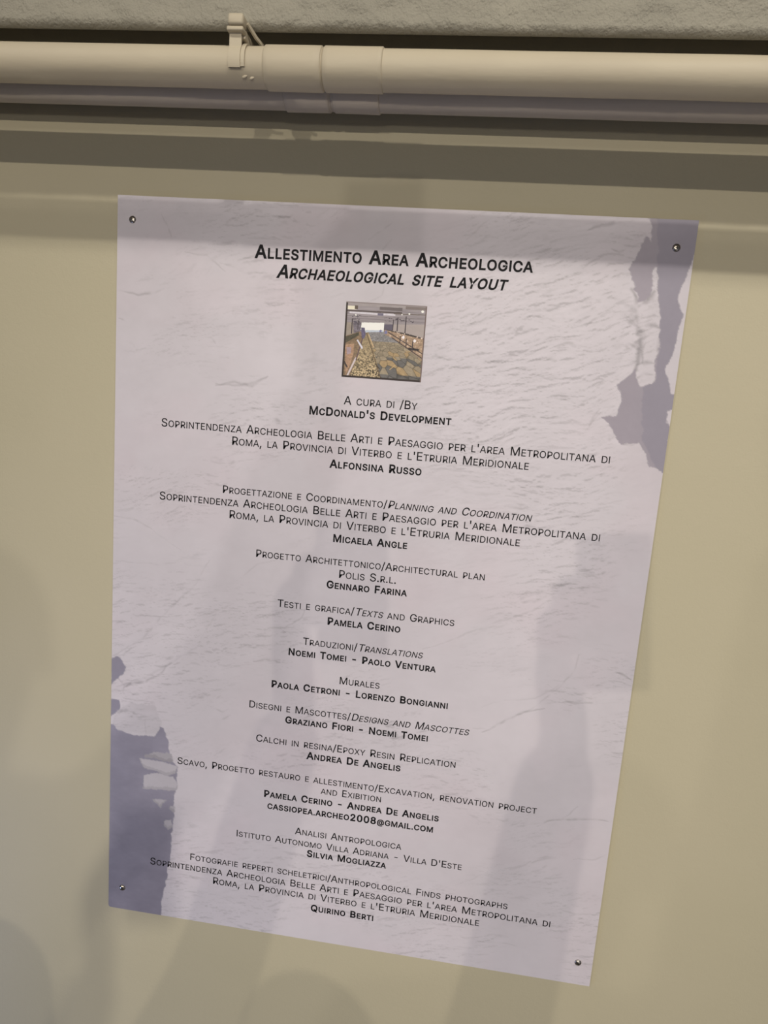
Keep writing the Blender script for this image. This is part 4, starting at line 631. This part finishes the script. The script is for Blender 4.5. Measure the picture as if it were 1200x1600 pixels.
def glyph(ch, off):
    key = (ch, off)
    if key in _glyph: return _glyph[key]
    loops = [flatten(p) for p in GLYPHS[ch][1]]
    ar = [0.5 * np.sum(P[:, 0] * np.roll(P[:, 1], -1) - P[:, 1] * np.roll(P[:, 0], -1)) for P in loops]
    sgn = -1.0 if ar[int(np.argmax(np.abs(ar)))] > 0 else 1.0
    big = [k for k in range(len(loops)) if ar[k] * ar[int(np.argmax(np.abs(ar)))] > 0]
    groups = {k: [k] for k in big}              # strokes may overlap: each outer loop with its own holes is filled by itself
    for k in range(len(loops)):
        if k not in big:
            c = loops[k].mean(0)
            host = [g for g in big if inside(c[0], c[1], loops[g].tolist())]
            groups[min(host or big, key=lambda g: abs(ar[g]))].append(k)
    VV = []; FF = []; base = 0
    for gk, members in groups.items():
      cu = bpy.data.curves.new('g', 'CURVE')
      cu.dimensions = '2D'; cu.fill_mode = 'BOTH'
      for P in [loops[k] for k in members]:
        Q = grown(P, off * sgn) * 100
        s = cu.splines.new('POLY'); s.points.add(len(Q) - 1)
        s.points.foreach_set('co', np.c_[Q, np.zeros(len(Q)), np.ones(len(Q))].astype(np.float32).ravel())
        s.use_cyclic_u = True
      ob = bpy.data.objects.new('g', cu); C.objects.link(ob)
      dg = bpy.context.evaluated_depsgraph_get()
      me = bpy.data.meshes.new_from_object(ob.evaluated_get(dg))
      V = np.empty(len(me.vertices) * 3, np.float32); me.vertices.foreach_get('co', V)
      V = V.reshape(-1, 3)[:, :2].astype(float) / 100
      FF += [tuple(i + base for i in p.vertices) for p in me.polygons]; VV.append(V); base += len(V)
      bpy.data.objects.remove(ob); bpy.data.curves.remove(cu); bpy.data.meshes.remove(me)
    _glyph[key] = (np.concatenate(VV), FF)
    return _glyph[key]
def letter_line(style, text, width, z, cap, small, fit=True):
    bold = 'B' in style
    off = 0.026 if bold else 0.006
    s = cap / 0.509 * (0.955 if bold else 1.0)
    it = 'I' in style
    items = []; x = 0.0
    for ch in text:
        if ch == '~': it = True; continue
        if ch == '^': it = False; continue
        if ch == ' ': x += 0.30 * cap / 0.509 * (0.9 if small > 0 else 1); continue
        lower = ch.islower() or (ch in '.,@' and text.startswith('cassi'))
        f = s * (small if lower else 1.0)
        c = ch.upper()
        items.append((c, x, f, it)); x += (GLYPHS[c][0] / 1000 + (0.03 if bold else 0)) * f
    nat = x; nch = sum(1 for c in text if c not in '~^') - 1
    track = (width - nat) / nch
    if fit:                                   # same spacing in every line: let the letter height take up the rest
        q = max(0.93, min(1.07, (width - 0.00022 * nch) / nat))
        return letter_line(style, text, width, z, cap * q, small, False)
    sx = 1.0
    V = []; F = []; vi = 0; pos = 0; xs = 0
    j = 0
    for idx, ch in enumerate([c for c in text if c not in '~^']):
        if ch == ' ': continue
        c, px, f, ital = items[j]; j += 1
        gv, gf = glyph(c, off)
        X = gv[:, 0] * f + px + track * idx - width / 2
        Z = gv[:, 1] * f
        if ital: X = X + Z * 0.21
        V.append(np.c_[X + 0.0006, np.full(len(X), FACE - 0.0002), Z + z - 1.0])
        F += [tuple(a + vi for a in t) for t in gf]; vi += len(X)
    me = bpy.data.meshes.new('lettering_line')
    me.from_pydata(np.concatenate(V).tolist(), [], F)
    o = link('lettering_line', me, m_ink, panel)
    return track
for k, (st, tx, wd, z) in enumerate(LINES):
    cap, small = (0.0158, 0.77) if k < 2 else (0.0101, 0.79)
    t = letter_line(st, tx, wd, z, cap, small)
    print('track %.5f' % t, st, tx[:18])

# ---------------------------------------------------------------- photographer (stands behind the lens; the panel shows only the soft shadows)
def skin_mesh(name, joints, edges, mat, parent=None, root=0, sub=1, org=(0, 0, 0)):
    me = bpy.data.meshes.new(name)
    me.from_pydata([j[0] for j in joints], edges, [])
    o = bpy.data.objects.new(name, me); C.objects.link(o)
    md = o.modifiers.new('skin', 'SKIN')
    if not me.skin_vertices:
        bpy.context.view_layer.objects.active = o
        bpy.ops.mesh.customdata_skin_add()
    layer = me.skin_vertices[0].data
    for i, j in enumerate(joints):
        r = j[1]; layer[i].radius = (r, r) if isinstance(r, (int, float)) else r
        layer[i].use_root = (i == root)
    md.use_smooth_shade = True; md.branch_smoothing = 0.5
    s = o.modifiers.new('sub', 'SUBSURF'); s.levels = sub; s.render_levels = sub
    bpy.context.view_layer.update()
    m2 = bpy.data.meshes.new_from_object(o.evaluated_get(bpy.context.evaluated_depsgraph_get()))
    bpy.data.objects.remove(o); m2.name = name
    m2.materials.clear()
    m2.transform(Matrix.Translation(-Vector(org)))
    return link(name, m2, mat, parent)

m_skin, nt, b = node_mat('skin', (0.62, 0.42, 0.33), 0.5, 0.4)
add_noise(nt, b, 30, 3, (0.58, 0.39, 0.30), (0.65, 0.45, 0.36))
m_jacket, nt, b = node_mat('dark_jacket_cloth', (0.03, 0.035, 0.05), 0.9, 0.2)
add_noise(nt, b, 60, 4, (0.025, 0.03, 0.042), (0.04, 0.045, 0.06), bump=[(300, 0.4, 0.001)])
m_jeans, nt, b = node_mat('blue_trouser_cloth', (0.05, 0.07, 0.12), 0.9, 0.2)
add_noise(nt, b, 80, 4, (0.04, 0.06, 0.10), (0.07, 0.09, 0.15), bump=[(300, 0.4, 0.001)])
m_hair, nt, b = node_mat('dark_hair', (0.03, 0.02, 0.015), 0.6, 0.4)
add_noise(nt, b, 60, 4, (0.02, 0.014, 0.01), (0.05, 0.035, 0.025), bump=[(150, 0.6, 0.003)], stretch=(1, 1, 0.2))
m_shoe, nt, b = node_mat('shoe_leather', (0.05, 0.045, 0.04), 0.5, 0.4)
add_noise(nt, b, 40, 3, (0.04, 0.035, 0.03), (0.07, 0.06, 0.055))
m_phone, nt, b = node_mat('phone_shell', (0.02, 0.02, 0.022), 0.25, 0.5)
add_noise(nt, b, 40, 2, (0.018, 0.018, 0.02), (0.025, 0.025, 0.028))

UP = -DOWN
PC = CAMPOS - RIGHT * 0.022 + UP * 0.060 - FWD * 0.014          # the phone is held with its lens end down
def at_phone(r, u, f): return PC + RIGHT * r + UP * u + FWD * f
BX, BY = -0.30, -1.17                                              # body centre
def person():
    org = Vector((BX, BY, FLOOR))
    t = tag(empty('person', org), 'person in dark jacket and blue trousers reaching a phone up to the panel', 'person')
    J = []; E = []
    def jn(p, r, parent=None):
        J.append((Vector(p), r)); i = len(J) - 1
        if parent is not None: E.append((parent, i))
        return i
    pel = jn((BX, BY, 0.68), 0.112)
    sp = jn((BX, BY - 0.01, 0.82), 0.112, pel)
    ch = jn((BX, BY, 1.02), 0.125, sp)
    uc = jn((BX, BY, 1.15), 0.090, ch)
    nk = jn((BX + 0.005, BY + 0.01, 1.235), 0.054, uc)
    n2 = jn((BX + 0.01, BY + 0.02, 1.295), 0.055, nk)
    h1 = jn((BX + 0.015, BY + 0.035, 1.350), 0.066, n2)
    h2 = jn((BX + 0.02, BY + 0.030, 1.410), 0.070, h1)
    h3 = jn((BX + 0.02, BY + 0.020, 1.450), 0.045, h2)
    # right arm: reaches up, hand wraps the phone from its left edge
    shR = jn((BX + 0.17, BY + 0.02, 1.19), 0.058, uc)
    elR = jn((-0.035, -0.985, 1.38), 0.043, shR)
    wrR = jn(at_phone(-0.062, -0.125, -0.030), 0.026, elR)
    paR = jn(at_phone(-0.066, -0.050, -0.020), 0.030, wrR)
    pbR = jn(at_phone(-0.064, -0.008, -0.018), 0.028, paR)
    for k, (u0, ln) in enumerate(((0.024, 0.95), (0.002, 1.10), (-0.020, 1.05), (-0.041, 0.85))):
        a = jn(at_phone(-0.052, u0, 0.004), 0.0095, pbR if k < 2 else paR)
        c = jn(at_phone(-0.043, u0 + 0.003, 0.0140), 0.0088, a)
        jn(at_phone(-0.043 + 0.030 * ln, u0 + 0.008, 0.0135), 0.0078, c)
    a = jn(at_phone(-0.048, 0.012, -0.020), 0.0115, pbR)
    c = jn(at_phone(-0.034, 0.036, -0.0195), 0.0105, a)
    jn(at_phone(-0.018, 0.058, -0.0165), 0.0090, c)
    # left arm hangs down, hand relaxed
    shL = jn((BX - 0.17, BY - 0.01, 1.17), 0.058, uc)
    elL = jn((BX - 0.22, BY - 0.02, 0.90), 0.043, shL)
    wrL = jn((BX - 0.21, BY + 0.06, 0.67), 0.026, elL)
    paL = jn((BX - 0.205, BY + 0.08, 0.60), 0.026, wrL)
    for k, (dy, ln) in enumerate(((0.030, 0.9), (0.010, 1.0), (-0.011, 0.95), (-0.030, 0.75))):
        a = jn((BX - 0.205, BY + 0.085 + dy, 0.555), 0.0095, paL)
        c = jn((BX - 0.200, BY + 0.092 + dy, 0.555 - 0.038 * ln), 0.0088, a)
        jn((BX - 0.188, BY + 0.098 + dy, 0.555 - 0.068 * ln), 0.0078, c)
    a = jn((BX - 0.185, BY + 0.115, 0.600), 0.0110, paL)
    jn((BX - 0.175, BY + 0.130, 0.565), 0.0095, a)
    legs = {}
    for s in (-1, 1):
        hp = jn((BX + s * 0.085, BY, 0.56), 0.082, pel)
        kn = jn((BX + s * 0.11, BY + 0.02, 0.26), 0.056, hp)
        an = jn((BX + s * 0.12, BY - 0.02, FLOOR + 0.10), 0.038, kn)
        jn((BX + s * 0.13, BY + 0.10, FLOOR + 0.048), 0.030, an)
        legs[s] = (hp, kn, an)
    skin_mesh('body', J, E, m_skin, t, 0, 2, org)
    def sub(ids, grow, ed):
        jj = [(J[i][0], J[i][1] + grow) for i in ids]; mp = {i: k for k, i in enumerate(ids)}
        return jj, [(mp[a], mp[b_]) for a, b_ in ed]
    ed = [(pel, sp), (sp, ch), (ch, uc), (uc, nk), (uc, shR), (shR, elR), (elR, wrR), (uc, shL), (shL, elL), (elL, wrL)]
    jj, ee = sub([pel, sp, ch, uc, nk, shR, elR, wrR, shL, elL, wrL], 0.014, ed)
    jj[0] = (jj[0][0] - Vector((0, 0, 0.09)), jj[0][1])            # hem over the waistband
    skin_mesh('jacket', jj, ee, m_jacket, t, 0, 2, org)
    ids = [sp, pel] + list(legs[-1]) + list(legs[1])
    jj, ee = sub(ids, 0.010, [(sp, pel)] + [e for s in (-1, 1) for e in ((pel, legs[s][0]), (legs[s][0], legs[s][1]), (legs[s][1], legs[s][2]))])
    skin_mesh('trousers', jj, ee, m_jeans, t, 1, 2, org)
    for s in (-1, 1):
        bm = bmesh.new()
        bmesh.ops.create_uvsphere(bm, u_segments=20, v_segments=12, radius=1)
        for v in bm.verts:
            z = v.co.z
            v.co = Vector((BX + s * 0.125 + v.co.x * 0.050, BY + 0.05 + v.co.y * 0.140, FLOOR + 0.0005 + max(0, (z + 0.35)) * 0.075 * (1 - 0.25 * max(0, v.co.y))))
        from_bm('shoe', bm, m_shoe, t, True, org)
    hx, hy, hz = BX + 0.02, BY + 0.028, 1.400
    bm = bmesh.new()
    bmesh.ops.create_uvsphere(bm, u_segments=28, v_segments=18, radius=1)
    bmesh.ops.delete(bm, geom=[v for v in bm.verts if v.co.z < -0.25 or (v.co.y > 0.35 and v.co.z < 0.45)], context='VERTS')
    for v in bm.verts: v.co = Vector((hx + v.co.x * 0.079, hy - 0.012 + v.co.y * 0.090, hz + v.co.z * 0.088))
    from_bm('hair', bm, m_hair, t, True, org)
    def blob(name, c, r, mat):
        bm = bmesh.new()
        bmesh.ops.create_uvsphere(bm, u_segments=14, v_segments=10, radius=1)
        for v in bm.verts: v.co = Vector(c) + Vector((v.co.x * r[0], v.co.y * r[1], v.co.z * r[2]))
        from_bm(name, bm, mat, t, True, org)
    blob('nose', (hx, hy + 0.072, hz - 0.035), (0.011, 0.018, 0.020), m_skin)
    for s in (-1, 1):
        blob('ear', (hx + s * 0.071, hy - 0.005, hz - 0.025), (0.009, 0.017, 0.028), m_skin)
        blob('eye', (hx + s * 0.029, hy + 0.061, hz - 0.010), (0.011, 0.008, 0.007), m_phone)
    blob('mouth', (hx, hy + 0.064, hz - 0.072), (0.022, 0.008, 0.005), m_jacket)
person()

# phone held up; the picture is taken from its lens
def phone():
    t = tag(empty('phone', PC), 'black phone held up by its edge in one hand in front of the panel', 'phone')
    R = Matrix((RIGHT, FWD, UP)).transposed().to_4x4()
    bm = bmesh.new(); box(bm, -0.038, 0.038, -0.004, 0.004, -0.08, 0.08, 0.0035, 3)
    bm.transform(R); from_bm('phone_body', bm, m_phone, t)
    bm = bmesh.new(); box(bm, -0.035, 0.035, -0.0046, -0.0041, -0.076, 0.076)
    bm.transform(R); from_bm('screen', bm, m_phone, t, False)
    for k in range(3):
        bm = bmesh.new()
        bmesh.ops.create_cone(bm, cap_ends=True, segments=24, radius1=0.006, radius2=0.006, depth=0.002,
                              matrix=Matrix.Translation((0.022, 0.0048, -0.060 + 0.019 * k)) @ Matrix.Rotation(math.pi / 2, 4, 'X'))
        bm.transform(R); from_bm('lens', bm, m_phone, t, False)
phone()
